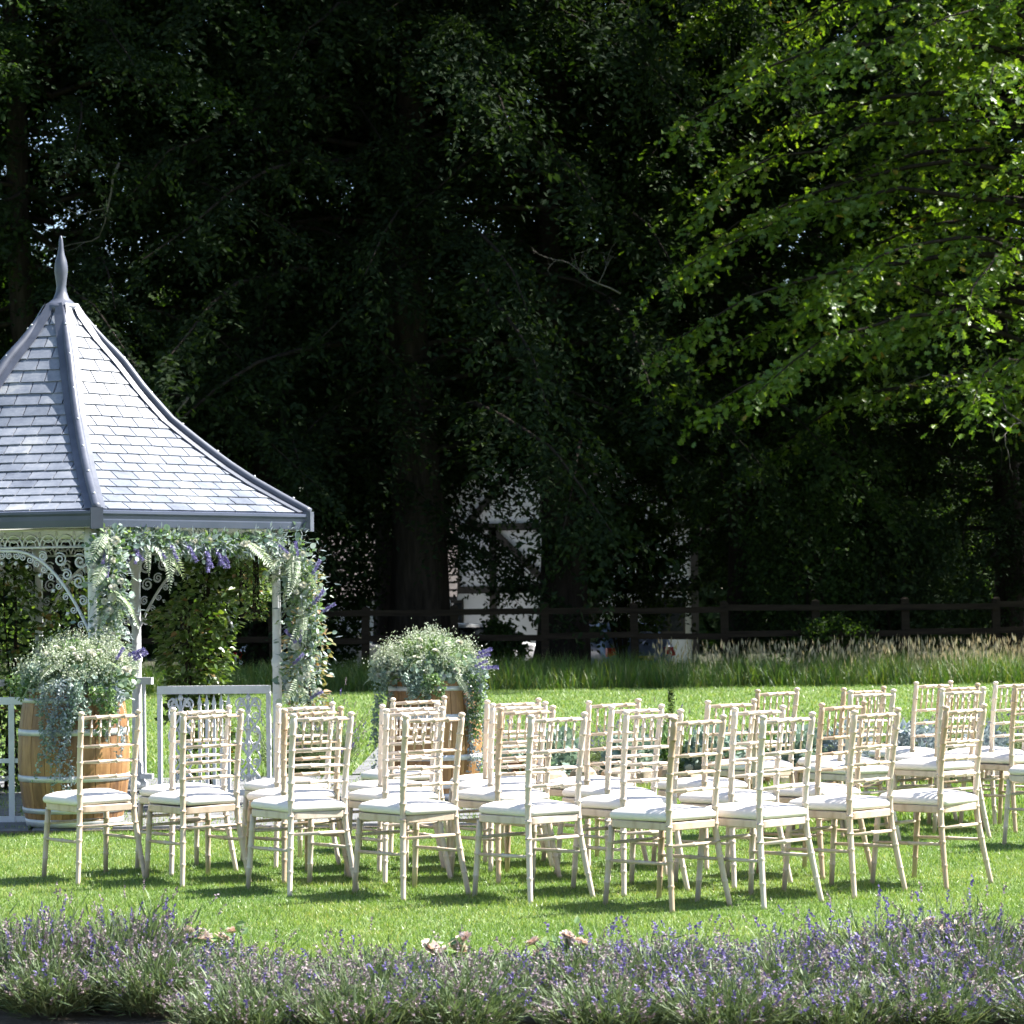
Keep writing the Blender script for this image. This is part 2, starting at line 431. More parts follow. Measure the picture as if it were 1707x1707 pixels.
y = 44.6 + 5.4 * rng.random(n); x = 11 - 8.5 * rng.random(n) ** 1.8
d = np.stack([rng.normal(size=n) * .2, rng.normal(size=n) * .2, np.ones(n)], 1)
hh = 0.4 + 0.4 * rng.random(n)
V1, F1 = scatter(*BLADE, np.stack([x, y, 0 * x], 1), frames(d, rand_dirs(rng, n)), np.stack([0 * x + .008, hh, hh * .5], 1))
tip = np.stack([x, y, 0 * x], 1) + nrm(d) * (hh * .86)[:, None]
V2, F2 = scatter(*NARROW, tip, frames(d, rand_dirs(rng, n)), 0.10 + 0.07 * rng.random(n))
link('seed_heads', mesh('seed_heads', *merge([(V1, F1), (V2, F2)]), 'seed_head'), g)

# ------------------------------------------------------------------ trees
def crown(rng, z0, z1, Rm, nl, per_m, K, ls, ll, lw, droop, tmpl, limb_r=0.09, prof=None, upness=0.35, bias=0.0, t0=0.12):
    """limbs as tubes, sprays of leaves along them; returns (limb MB, leaf verts, faces)"""
    limbs = MB()
    P, D = [], []
    for i in range(nl):
        f = (i + rng.random()) / nl
        zz = z0 + (z1 - z0) * f
        az = i * 2.39996 + rng.normal() * 0.4
        L = Rm * (prof(f) if prof else (1 - 0.55 * f ** 1.6)) * (0.72 + 0.4 * rng.random()) * (1 + bias * math.cos(az + .5))
        dh = np.array([math.cos(az), math.sin(az), 0.0])
        side = np.array([-dh[1], dh[0], 0])
        bend = rng.normal() * 0.18
        T = np.linspace(0, 1, 9)
        pts = np.array([0, 0, zz]) + dh * (L * T)[:, None] + side * (bend * L * T ** 2)[:, None]
        pts[:, 2] += L * (upness * T - droop * T ** 2.0) + rng.normal(size=9) * 0.05 * L / 5
        limbs.tube(pts, [limb_r * (1 - .85 * t) * (0.6 + L / Rm * .5) for t in T], 5, False)
        ns = max(4, int(L * per_m))
        t = t0 + (1 - t0) * rng.random(ns) ** 0.75
        idx = np.clip((t * 8).astype(int), 0, 7)
        fr_ = (t * 8 - idx)[:, None]
        p = pts[idx] * (1 - fr_) + pts[idx + 1] * fr_
        tg = nrm(pts[idx + 1] - pts[idx])
        lat = side * (rng.random(ns) * 2 - 1)[:, None] * 1.3
        dn = np.zeros((ns, 3)); dn[:, 2] = -(0.05 + 0.75 * rng.random(ns)) + 0.25
        P.append(p); D.append(nrm(tg * (0.35 + 0.5 * rng.random(ns))[:, None] + lat + dn))
    P = np.concatenate(P); D = np.concatenate(D)
    S = len(P)
    length = ls * (0.5 + 0.9 * rng.random(S))
    hang = 0.15 + 0.45 * rng.random(S)
    nvec = nrm(np.array([0, 0, 1.0]) + rng.normal(size=(S, 3)) * 0.45)
    side = nrm(np.cross(D, nvec))
    u = (np.arange(K) + 0.5) / K
    u = np.clip(u[None] + rng.normal(size=(S, K)) * .04, 0.02, 1.05)
    pos = P[:, None] + D[:, None] * (length[:, None] * u)[..., None]
    pos[..., 2] -= (hang * length)[:, None] * u ** 2
    pos += rng.normal(size=pos.shape) * ls * 0.05
    sg = np.where(np.arange(K) % 2 == 0, 1.0, -1.0)[None, :, None]
    ld = nrm(D[:, None] * 0.65 + side[:, None] * sg * 0.9 + rng.normal(size=pos.shape) * 0.28 - np.array([0, 0, .25]))
    ln = nrm(nvec[:, None] + rng.normal(size=pos.shape) * 0.5)
    pos = pos.reshape(-1, 3); ld = ld.reshape(-1, 3); ln = ln.reshape(-1, 3)
    l = ll * (0.65 + 0.6 * rng.random(len(pos)))
    V, Fs = scatter(*tmpl, pos, frames(ld, ln), np.stack([l * lw, l, l], 1))
    return limbs, V, Fs

def trunk_mb(rng, h, r0, lean=(0, 0), flare=1.35, n=14):
    mb = MB()
    zs = [-.6, 0, .3, .8, 1.6, 3, 5, 7, 9, 11.5, 14, h]
    pts, rad = [], []
    for z in zs:
        f = max(0, z) / h
        pts.append((lean[0] * f + .12 * math.sin(z * .6), lean[1] * f + .1 * math.cos(z * .5), z))
        rad.append(r0 * (1 - .72 * f) * (flare if z <= 0 else 1 + (flare - 1) * math.exp(-z * 1.6)))
    V, Fs = tube(pts, rad, n)
    out = []
    for i, v in enumerate(V):       # fluted, uneven trunk
        k = i % n
        c = Vector(pts[i // n])
        out.append(c + (v - c) * (1 + .09 * math.sin(k * 2.1 + i // n * .35) + rng.normal() * .025))
    mb.add(out, Fs)
    return mb

rngt = np.random.default_rng(11)
crowns = []
for q in range(3):
    prof = [lambda f: 1 - .5 * f ** 1.5, lambda f: .9 - .45 * f ** 2, lambda f: .75 + .5 * f - .95 * f ** 2.5][q]
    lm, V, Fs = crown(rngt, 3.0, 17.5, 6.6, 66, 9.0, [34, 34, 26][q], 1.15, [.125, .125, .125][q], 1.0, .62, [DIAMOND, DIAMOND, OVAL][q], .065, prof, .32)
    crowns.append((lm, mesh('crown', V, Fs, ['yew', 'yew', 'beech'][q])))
limb_meshes = [mesh('limbs', c[0].v, c[0].f, 'bark', True) for c in crowns]

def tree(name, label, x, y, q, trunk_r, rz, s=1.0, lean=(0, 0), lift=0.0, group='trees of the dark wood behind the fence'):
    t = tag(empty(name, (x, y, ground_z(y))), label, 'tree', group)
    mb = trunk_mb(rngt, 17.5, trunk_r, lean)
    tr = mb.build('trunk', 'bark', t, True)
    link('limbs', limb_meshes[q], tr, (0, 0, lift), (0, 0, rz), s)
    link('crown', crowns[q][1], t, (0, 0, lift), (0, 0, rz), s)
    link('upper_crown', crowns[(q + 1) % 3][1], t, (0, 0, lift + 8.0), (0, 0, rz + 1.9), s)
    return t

tree('yew_tree', 'massive dark tree with the broadest trunk, behind the right barrel flowers', -2.04, 54.0, 0, .62, 0.4, 1.22, (0, 0), 1.0)
tree('yew_tree', 'dark tree with thick trunk standing in front of the white house', .96, 56.0, 1, .52, 2.1, 1.25, (0, 0), 1.2)
tree('yew_tree', 'dark tree with reddish trunk at the right edge behind the fence', 11.2, 60.0, 1, .36, 4.4, .92)
tree('yew_tree', 'leaning dark tree high above the gazebo finial at the left', -8.9, 51.5, 1, .36, 3.0, .98, (-1.2, 0), .4)
tree('beech_tree', 'tall straight-trunked tree deep in the wood at upper left', -7.0, 58.5, 2, .30, 5.1, 1.05, (0, 0), 1.5)
tree('yew_tree', 'dark tree behind the gazebo roof slope', -5.3, 55.5, 0, .40, 3.6, 1.0, (0.5, 0), .2)
tree('yew_tree', 'dark drooping tree right of the slim trunk behind the fence', 7.3, 59.5, 0, .34, 1.9, .95)
tree('beech_tree', 'dark tree mostly outside the left edge of the picture', -13.0, 54.0, 2, .4, .3, 1.05)
tree('beech_tree', 'tall tree filling the gap above the white house', 1.6, 68.0, 2, .35, 2.6, 1.15, (0, 0), 3.5)
tree('beech_tree', 'tall back-row tree above the gap between the two thickest trunks', -3.4, 69.0, 2, .35, 4.2, 1.15, (0, 0), 3.0)
tree('beech_tree', 'tall back-row tree in the right half of the wood', 8.2, 71.0, 2, .35, .9, 1.15, (0, 0), 1.0)

tree('beech_tree', 'slim-trunked dark tree behind the fence, right of the blue car', 4.7, 57.0, 2, .24, 1.0, .95, (0.4, 0), .8)
tree('yew_tree', 'unseen dark tree added beyond the right edge to shade the shrubs and trunks', 16.0, 57.5, 0, .4, 2.2, 1.0)  # out of view, added only to shade the lower right of the wood

# the oak whose right side hangs sunlit into the picture
ORNG = np.random.default_rng(17)
lm, V, Fs = crown(ORNG, 5.0, 17.0, 5.1, 112, 7.8, 11, .78, .16, 1.0, .55, OAK, .05, lambda f: .9 + .3 * f - .45 * f ** 2, .36, -.5, .03)
ok = tag(empty('oak_tree', (9.95, 49.0, 0)), 'green oak with lobed leaves, sunlit on its right side, filling the upper right', 'tree')
tr = trunk_mb(rngt, 16, .24).build('trunk', 'bark', ok, True)
link('limbs', mesh('limbs', lm.v, lm.f, 'bark', True), tr)
link('crown', mesh('crown', V, Fs, 'oak'), ok)

# a far wood that reads as one mass
n = 120000
xx = -34 + 68 * rng.random(n); zz = 16 * rng.random(n) ** 0.9
yy = 98 + 14 * rng.random(n) + 3 * np.sin(xx * .7)
keep = zz < 15 + 1.5 * np.sin(xx * .5) + 1.2 * np.sin(xx * 1.3 + 1)
pos = np.stack([xx, yy, zz - .4], 1)[keep]
n = len(pos)
V, Fs = scatter(*DIAMOND, pos, frames(rand_dirs(rng, n), rand_dirs(rng, n, .6)), .5 + .4 * rng.random(n))
tag(link('far_wood', mesh('far_wood', V, Fs, 'beech')), 'distant wood closing the view behind the house', 'wood', None, 'stuff')

# understorey shrubs behind the fence
def shrub(name, label, cx, cy, z0, rx, rz, n, mat, tmpl, ll, grp=None, stems=7):
    t = tag(empty(name, (cx, cy, ground_z(cy) if cy > 51 else 0)), label, 'shrub', grp)
    mb = MB()
    tips = []
    for k in range(stems):
        a = rng.random() * 2 * PI
        rr = rng.random() ** .5 * rx
        tipp = (rr * math.cos(a), rr * math.sin(a), z0 + rz * (1.2 + .6 * rng.random()))
        tips.append(tipp)
        mb.tube([(0.1 * math.cos(a), .1 * math.sin(a), 0), (tipp[0] * .5, tipp[1] * .5, tipp[2] * .55), tipp], [.035, .022, .008], 5)
    mb.build('stems', 'bark', t, True)
    k = max(10, n // 60)
    d = rand_dirs(rng, k, .15)
    cen = d * (np.array([rx, rx, rz]) * (0.45 + .55 * rng.random((k, 1)) ** .5)) + np.array([0, 0, z0 + rz])
    pos = np.repeat(cen, 60, 0) + rng.normal(size=(k * 60, 3)) * np.array([rx, rx, rz]) * .14
    pos = pos[pos[:, 2] > .05]
    V, Fs = scatter(*tmpl, pos, frames(rand_dirs(rng, len(pos)), rand_dirs(rng, len(pos), .8)), ll * (.6 + .7 * rng.random(len(pos))))
    link('foliage', mesh('foliage', V, Fs, mat), t)
    return t
G = 'shrubs under the trees behind the fence'
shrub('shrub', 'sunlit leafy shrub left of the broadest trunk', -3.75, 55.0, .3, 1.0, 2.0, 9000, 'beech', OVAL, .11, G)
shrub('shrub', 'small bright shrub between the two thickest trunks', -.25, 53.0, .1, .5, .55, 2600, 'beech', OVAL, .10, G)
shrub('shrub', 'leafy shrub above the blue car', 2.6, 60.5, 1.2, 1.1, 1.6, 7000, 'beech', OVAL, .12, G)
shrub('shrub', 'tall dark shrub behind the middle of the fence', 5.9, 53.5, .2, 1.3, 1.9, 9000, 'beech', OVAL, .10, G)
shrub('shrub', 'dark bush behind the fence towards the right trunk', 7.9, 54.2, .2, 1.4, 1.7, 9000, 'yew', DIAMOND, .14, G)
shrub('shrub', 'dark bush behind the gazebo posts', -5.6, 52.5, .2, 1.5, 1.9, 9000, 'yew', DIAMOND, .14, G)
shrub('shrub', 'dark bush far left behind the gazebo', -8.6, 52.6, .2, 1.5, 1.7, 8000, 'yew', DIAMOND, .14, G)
shrub('shrub', 'low weedy shrub growing through the right part of the fence', 6.0, 50.6, .1, .8, .5, 2600, 'beech', OVAL, .08, G)

# bare dead branches hanging in front of the dark crowns
def dead_branch(label, base, steps, r0):
    t = tag(empty('dead_branch', base), label, 'branch', 'bare branches among the dark crowns')
    mb = MB()
    def grow(p, d, L, r, depth):
        pts = [p]; q = Vector(p); dd = Vector(d).normalized()
        for k in range(5):
            dd = (dd + Vector(rng.normal(size=3) * .22)).normalized()
            q = q + dd * L / 5
            pts.append(q.copy())
        mb.tube(pts, [r * (1 - .14 * k) for k in range(6)], 5)
        if depth:
            for k in (2, 3, 5):
                grow(pts[k], dd + Vector(rng.normal(size=3) * .7), L * .55, r * .5, depth - 1)
    grow(Vector((0, 0, 0)), steps, r0 * 55, r0, 3)
    mb.build('wood', 'twig', t, True)
dead_branch('bare grey branch just right of the gazebo finial', (-5.9, 48.2, 5.3), (-.7, 0, -.8), .026)
dead_branch('bare tangle of twigs up left above the finial', (-7.1, 48.0, 9.6), (-.2, -.1, -1), .026)
dead_branch('pale bare branch at right edge below the oak leaves', (9.4, 46.5, 4.0), (-.5, 0, .75), .03)
dead_branch('bare stub of branch above the barrel flowers', (2.0, 47.3, 7.0), (-1, 0, .35), .02)

# ------------------------------------------------------------------ wooden post-and-rail fence
fence = tag(empty('rail_fence', (-8.0, 50.4, 0)), 'dark weathered post-and-rail fence across the edge of the wood', 'fence')
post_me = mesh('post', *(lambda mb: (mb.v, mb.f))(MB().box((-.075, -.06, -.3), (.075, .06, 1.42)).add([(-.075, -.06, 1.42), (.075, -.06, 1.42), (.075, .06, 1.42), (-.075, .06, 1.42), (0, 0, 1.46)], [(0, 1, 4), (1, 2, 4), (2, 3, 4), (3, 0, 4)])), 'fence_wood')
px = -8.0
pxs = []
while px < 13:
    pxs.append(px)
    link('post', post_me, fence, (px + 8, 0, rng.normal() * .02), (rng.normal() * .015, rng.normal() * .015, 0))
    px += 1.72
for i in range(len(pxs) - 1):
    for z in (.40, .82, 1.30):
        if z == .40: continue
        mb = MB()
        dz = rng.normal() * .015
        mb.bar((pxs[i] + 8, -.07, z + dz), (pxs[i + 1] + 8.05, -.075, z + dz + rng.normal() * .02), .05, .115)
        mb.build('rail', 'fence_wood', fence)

# ------------------------------------------------------------------ half-timbered house and two cars behind the trees
house = tag(empty('timbered_house', (1.0, 80.0, -.45)), 'white half-timbered house glimpsed between the two thickest trunks', 'house')
MB().box((-4.2, 0, 0), (4.6, 7, 4.2)).add([(-4.2, 0, 4.2), (4.6, 0, 4.2), (.2, 0, 7.6), (-4.2, 7, 4.2), (4.6, 7, 4.2), (.2, 7, 7.6)], [(0, 1, 2), (5, 4, 3), (0, 2, 5, 3), (2, 1, 4, 5)]).build('wall', 'render', house)
tm = [((-4.2, 4.2), (4.6, 4.2)), ((-4.2, 2.3), (4.6, 2.3)), ((-4.1, 0), (-4.1, 4.2)), ((4.5, 0), (4.5, 4.2)), ((-1.6, 0), (-1.6, 4.2)), ((.1, 0), (.1, 4.2)), ((1.5, 0), (1.5, 4.2)), ((3.0, 0), (3.0, 4.2)), ((-1.6, 4.1), (.1, 2.4)), ((.1, 2.4), (-1.2, 2.3)), ((3.0, 4.1), (1.5, 2.4)), ((-2.4, 4.2), (.2, 7.4)), ((2.8, 4.2), (.2, 7.4))]
for (a, b_), (c, d_) in tm:
    MB().bar((a, -.03, b_), (c, -.03, d_), .22, .1, (0, 1, 0)).build('timber', 'timber', house)
for wx in (-3.0, .8, 3.7):
    w = MB().box((wx - .5, -.05, .9), (wx + .5, -.015, 2.0)).build('window', 'timber', house)
    for q in (-.24, .24):
        MB().box((wx + q - .2, -.07, .98), (wx + q + .2, -.052, 1.92)).build('pane', 'glass', w)
rf = MB()
for s_ in (-1, 1):
    for k in range(14):
        f0, f1 = k / 14, (k + 1.25) / 14
        def rp(f, yy, lift): return (.2 + s_ * 4.9 * (1 - f), yy, 3.9 + 3.85 * f + lift)
        rf.add([rp(f0, -.5, .13), rp(f0, 7.5, .13), rp(f1, 7.5, .07), rp(f1, -.5, .07), rp(f0, -.5, .06), rp(f0, 7.5, .06)], [(0, 1, 2, 3), (0, 4, 5, 1)])
rf.build('roof', 'tile', house)
lean = tag(empty('outbuilding', (-4.5, 76.0, -.45)), 'low building with sunlit tiled roof left of the white house', 'building')
MB().box((-2, 0, 0), (2.6, 4, 2.0)).build('wall', 'render', lean)
rf = MB()
for k in range(10):
    f0, f1 = k / 10, (k + 1.2) / 10
    rf.add([(-2.3, -.4 + 2.4 * f0, 2.0 + 2.2 * f0 + .1), (2.9, -.4 + 2.4 * f0, 2.0 + 2.2 * f0 + .1), (2.9, -.4 + 2.4 * f1, 2.0 + 2.2 * f1 + .04), (-2.3, -.4 + 2.4 * f1, 2.0 + 2.2 * f1 + .04), (-2.3, -.4 + 2.4 * f0, 2.0 + 2.2 * f0), (2.9, -.4 + 2.4 * f0, 2.0 + 2.2 * f0)], [(0, 1, 2, 3), (4, 5, 1, 0)])
rf.add([(-2.3, 2, 4.25), (2.9, 2, 4.25), (2.9, 4.4, 2.0), (-2.3, 4.4, 2.0)], [(0, 1, 2, 3)])
rf.build('roof', 'tile', lean)

def car(label, loc, rz, paint):
    t = tag(empty('parked_car', loc, rz), label, 'car', 'cars parked behind the fence')
    # cross-sections along the length (y): half width, sill, waist, roof height, roof half width
    st = [(-2.1, .70, .35, .62, .66, .62), (-1.98, .82, .24, .80, .86, .70), (-1.75, .86, .2, .93, 1.10, .66), (-1.2, .88, .2, .95, 1.40, .60), (-.3, .88, .2, .95, 1.45, .60), (.4, .88, .2, .95, 1.40, .60), (1.05, .88, .2, .95, 1.02, .66), (1.7, .84, .22, .86, .88, .68), (2.05, .72, .3, .66, .70, .60)]
    V, Fs = [], []
    for (yy, hw, s0, wa, ro, rw) in st:
        V += [(-hw * .96, yy, s0), (-hw, yy, (s0 + wa) / 2), (-hw * .97, yy, wa), (-rw, yy, ro - .03), (-rw * .6, yy, ro), (rw * .6, yy, ro), (rw, yy, ro - .03), (hw * .97, yy, wa), (hw, yy, (s0 + wa) / 2), (hw * .96, yy, s0)]
    for i in range(len(st) - 1):
        for k in range(9):
            a = i * 10 + k
            Fs.append((a, a + 1, a + 11, a + 10))
    Fs += [tuple(range(9, -1, -1)), tuple(80 + k for k in range(10))]
    body = link('body', mesh('body', V, Fs, paint, True), t)
    MB().add([(-.58, -1.78, 1.0), (.58, -1.78, 1.0), (.52, -1.25, 1.38), (-.52, -1.25, 1.38)], [(0, 1, 2, 3)]).build('rear_window', 'glass', t, loc=(0, -.03, .02))
    MB().add([(-.58, 1.0, 1.06), (.58, 1.0, 1.06), (.52, .48, 1.39), (-.52, .48, 1.39)], [(3, 2, 1, 0)]).build('windscreen', 'glass', t, loc=(0, .03, .02))
    for s_ in (-1, 1):
        MB().add([(s_ * .87, -1.45, .97), (s_ * .87, .85, .97), (s_ * .64, .35, 1.34), (s_ * .64, -1.1, 1.34)], [(0, 1, 2, 3)]).build('side_window', 'glass', t, loc=(s_ * .012, 0, .01))
        MB().box((s_ * .7 - .12, -2.06, .66), (s_ * .7 + .12, -1.9, .86)).build('tail_light', 'red_lens', t)
        for yy in (-1.3, 1.3):
            V, Fs = lathe([(.16, -.1), (.29, -.1), (.315, -.06), (.315, .06), (.29, .1), (.16, .1)], 20)
            w = link('wheel', mesh('tyre', V, Fs, 'tyre', True), t, (s_ * .78, yy, .315), (0, PI / 2, 0))
            V, Fs = lathe([(.02, .09), (.15, .105), (.18, .085), (.18, -.085), (.15, -.105), (.02, -.09)], 16)
            link('rim', mesh('rim', V, Fs, 'chrome', True), w)
    MB().box((-.78, -2.16, .3), (.78, -2.0, .52)).build('bumper', paint, t)
    MB().box((-.26, -2.175, .56), (.26, -2.1, .67)).build('number_plate', 'plate', t)
    return t
car('dark blue parked car with red tail lights seen below the fence rail', (2.45, 63.0, -.47), R(14), 'car_blue')
car('white parked car between the two thickest trunks behind the fence', (-1.0, 64.5, -.47), R(-70), 'car_white')
car('white parked car left of the broadest trunk behind the fence', (-4.6, 63.5, -.47), R(-80), 'car_white')

# ------------------------------------------------------------------ paving around the gazebo
pav = tag(link('patio', mesh('patio', *(lambda mb: (mb.v, mb.f))(MB().box((-6.2, 17.55, -.05), (-.15, 22.6, .018))), 'soil')), None, None, None, 'structure')
slab_i = 0
for j in range(9):
    yy = 17.57 + j * .56
    xx = -6.18 - (.33 if j % 2 else 0)
    while xx < -.2:
        w = .52 + .22 * random.random()
        a, b_ = max(xx, -6.19), min(xx + w, -.16)
        if b_ - a > .12:
            z = .03 + random.random() * .008
            mb = MB().add([(a + .008, yy + .008, .0), (b_ - .008, yy + .008, 0), (b_ - .008, yy + .552, 0), (a + .008, yy + .552, 0), (a + .016, yy + .016, z), (b_ - .016, yy + .016, z), (b_ - .016, yy + .544, z), (a + .016, yy + .544, z)],
                          [(4, 5, 6, 7), (0, 1, 5, 4), (1, 2, 6, 5), (2, 3, 7, 6), (3, 0, 4, 7)])
            mb.build('paving_slab', 'stone', pav)
        xx += w
path = tag(link('garden_path', mesh('garden_path', *(lambda mb: (mb.v, mb.f))(MB().box((-1.42, 22.65, -.05), (-.72, 30, .012))), 'soil')), None, None, None, 'structure')
for j in range(12):
    yy = 22.67 + j * .6
    MB().box((-1.4, yy, 0), (-.74, yy + .57, .03 + random.random() * .01)).build('paving_slab', 'stone', path)

# ------------------------------------------------------------------ gazebo
GX, GY = -3.32, 19.5
tv = Vector((.168, -.986, 0)); uv = Vector((.986, .168, 0))
def gdir(th): return tv * math.cos(R(th)) + uv * math.sin(R(th))
A0 = 6.7
gaz = tag(empty('gazebo', (GX * 1.02, GY * 1.02, .03)), 'white hexagonal gazebo with concave slate roof and tall finial', 'gazebo')
gaz.scale = (.992, .992, 1.008)
GZ = -.03       # local z of the lawn level
prof = [(.11, 3.76), (.135, 3.71), (.314, 3.466), (.493, 3.27), (.66, 3.057), (.874, 2.826), (1.10, 2.65), (1.31, 2.496), (1.52, 2.36), (1.75, 2.232), (1.93, 2.135)]
sl_ = [0]
for a, b_ in zip(prof, prof[1:]): sl_.append(sl_[-1] + math.hypot(a[0] - b_[0], a[1] - b_[1]))
SL = sl_[-1]
def at_s(s):
    s = min(max(s, 0), SL)
    for i in range(len(prof) - 1):
        if s <= sl_[i + 1]:
            f = (s - sl_[i]) / (sl_[i + 1] - sl_[i])
            return prof[i][0] + (prof[i + 1][0] - prof[i][0]) * f, prof[i][1] + (prof[i + 1][1] - prof[i][1]) * f
    return prof[-1]
def slope_n(s, nd):
    a, b_ = at_s(s - .06), at_s(s + .06)
    dr, dz = b_[0] - a[0], b_[1] - a[1]
    return (nd * (-dz) + Vector((0, 0, 1)) * dr * math.cos(R(30))).normalized()
def roof_pt(k, s, w, lift=0.0):
    r_, z = at_s(s)
    nd = gdir(A0 + 60 * k + 30); tg = gdir(A0 + 60 * k + 120)
    return nd * (r_ * math.cos(R(30))) + tg * w + Vector((0, 0, z + GZ)) + slope_n(s, nd) * lift
roof = empty('roof', (0, 0, 0)); roof.parent = gaz
deck = MB()
for k in range(6):
    for i in range(24):
        s0, s1 = SL * i / 24, SL * (i + 1) / 24
        r0, r1 = at_s(s0)[0], at_s(s1)[0]
        deck.add([roof_pt(k, s0, -r0 / 2), roof_pt(k, s1, -r1 / 2), roof_pt(k, s1, r1 / 2), roof_pt(k, s0, r0 / 2)], [(0, 1, 2, 3)])
deck.build('roof_deck', 'fascia', roof)
rest = MB()
NC = 20
EXP = (SL - .12) / NC
for k in (0, 1, 2, 3, 4, 5):
    for c in range(NC):
        s0, s1 = .1 + c * EXP - .012, .1 + (c + 1) * EXP
        r0, r1 = at_s(s0)[0], at_s(s1)[0]
        h0, h1 = r0 / 2 - .035, r1 / 2 - .035
        if h1 < .03: continue
        sw = .192
        w = -math.ceil(h1 / sw + 1) * sw + (sw / 2 if c % 2 else 0) + random.uniform(-.012, .012)
        while w < h1:
            a, b_ = w + .005, w + sw - .005
            w += sw
            lo_a, lo_b = max(a, -h1), min(b_, h1)
            if lo_b - lo_a < .02: continue
            up_a, up_b = min(max(a, -h0), h0), max(min(b_, h0), -h0)
            if up_b - up_a < .004: up_b = up_a + .004
            l0, l1 = .004, .014 + random.uniform(-.001, .002)
            skew = random.uniform(-.003, .003)
            V = [roof_pt(k, s0, up_a, l0), roof_pt(k, s1 + skew, lo_a, l1), roof_pt(k, s1 - skew, lo_b, l1 + random.uniform(-.001, .001)), roof_pt(k, s0, up_b, l0),
                 roof_pt(k, s1, lo_a, .002), roof_pt(k, s1, lo_b, .002), roof_pt(k, s0, up_a, 0), roof_pt(k, s0, up_b, 0)]
            Fs = [(0, 1, 2, 3), (1, 4, 5, 2), (0, 6, 4, 1), (3, 2, 5, 7)]
            if k in (0, 5):
                MB().add(V, Fs).build('slate', 'slate', roof)
            else:
                rest.add(V, Fs)
tag(rest.build('slates', 'slate', roof), None, None, None, 'stuff')
clip_v, clip_f = lathe([(.001, .012), (.009, .008), (.01, 0)], 6)
clip_me = mesh('clip', clip_v, clip_f, 'white_iron', True)
for k in range(6):
    hd = gdir(A0 + 60 * k)
    sd = gdir(A0 + 60 * k + 90)
    pts = []
    for i in range(22):
        r_, z = at_s(.05 + (SL - .05) * i / 21)
        q_ = min(1, .25 + i / 6)
        pts.append(hd * (r_ * 1.0 + .012 * q_) + Vector((0, 0, z + GZ + .036 * q_ - .01 * (1 - q_))))
    pts.append(pts[-1] + (pts[-1] - pts[-2]).normalized() * .03)
    MB().tube(pts, [.031 * min(1, .55 + i / 8) for i in range(len(pts))], 10).build('hip_roll', 'lead', roof, True)
    wing = MB()
    for s_ in (-1, 1):
        face = k if s_ > 0 else (k - 1) % 6
        row = []
        for i in range(22):
            s = .02 + (SL - .01) * i / 21
            r_ = at_s(s)[0]
            e0 = -r_ / 2 if s_ > 0 else r_ / 2
            e1 = e0 + s_ * min(.075, r_ * .4)
            row.append((roof_pt(face, s, e0, .03), roof_pt(face, s, e1, .024), roof_pt(face, s, e1, .016)))
        for i in range(21):
            A, B_ = row[i], row[i + 1]
            wing.add([A[0], A[1], B_[1], B_[0]], [(0, 1, 2, 3) if s_ < 0 else (3, 2, 1, 0)])
            wing.add([A[1], A[2], B_[2], B_[1]], [(0, 1, 2, 3) if s_ < 0 else (3, 2, 1, 0)])
    wing.build('hip_flashing', 'lead', roof)
    for i in range(2, 21, 3):
        link('clip', clip_me, roof, pts[i] + Vector((0, 0, .033)))
    # fascia with a gutter lip
    p0, p1 = gdir(A0 + 60 * k), gdir(A0 + 60 * k + 60)
    sec = [(1.90, 2.03), (1.955, 2.03), (1.965, 2.075), (1.965, 2.105), (1.985, 2.12), (1.985, 2.138), (1.94, 2.145), (1.90, 2.12)]
    V = [p0 * r_ + Vector((0, 0, z + GZ)) for r_, z in sec] + [p1 * r_ + Vector((0, 0, z + GZ)) for r_, z in sec]
    ns = len(sec)
    MB().add(V, [(i, (i + 1) % ns, ns + (i + 1) % ns, ns + i) for i in range(ns)]).build('fascia', 'fascia', roof)
    MB().bar(p0 * 1.955 + Vector((0, 0, 2.015 + GZ)), p0 * 1.955 + Vector((0, 0, 2.16 + GZ)), .085, .06, p0).build('corner_cap', 'lead', roof)
V = [gdir(A0 + 60 * k) * 1.91 + Vector((0, 0, 2.04 + GZ)) for k in range(6)]
MB().add(V, [(0, 1, 2, 3, 4, 5)]).build('soffit', 'white_iron', roof)
V, Fs = lathe([(.14, 3.685), (.148, 3.725), (.138, 3.745), (.10, 3.765), (.06, 3.80), (.042, 3.85), (.036, 3.89), (.042, 3.94), (.05, 4.0), (.05, 4.04), (.043, 4.085), (.028, 4.13), (.02, 4.18), (.015, 4.24), (.008, 4.27), (.001, 4.275)], 24)
link('finial', mesh('finial', V, Fs, 'lead', True), roof, (0, 0, GZ))

POST_R = 1.70
post_v, post_f = lathe([(.075, 0), (.075, .05), (.055, .07), (.045, .12), (.04, .16), (.045, .19), (.036, .22), (.034, 1.0), (.042, 1.02), (.042, 1.05), (.033, 1.07), (.031, 1.72), (.042, 1.74), (.042, 1.78), (.055, 1.82), (.055, 2.0)], 16)
gpost_me = mesh('post', post_v, post_f, 'white_iron', True)
P = [gdir(A0 + 60 * k) * POST_R for k in range(6)]
for k in (0, 1, 3, 4, 5):
    link('post', gpost_me, gaz, P[k])
mid = [(P[2] + P[3]) / 2, (P[3] + P[4]) / 2]
for p in mid:
    link('post', gpost_me, gaz, p, (0, 0, 0), (1.15, 1.15, 1.0))

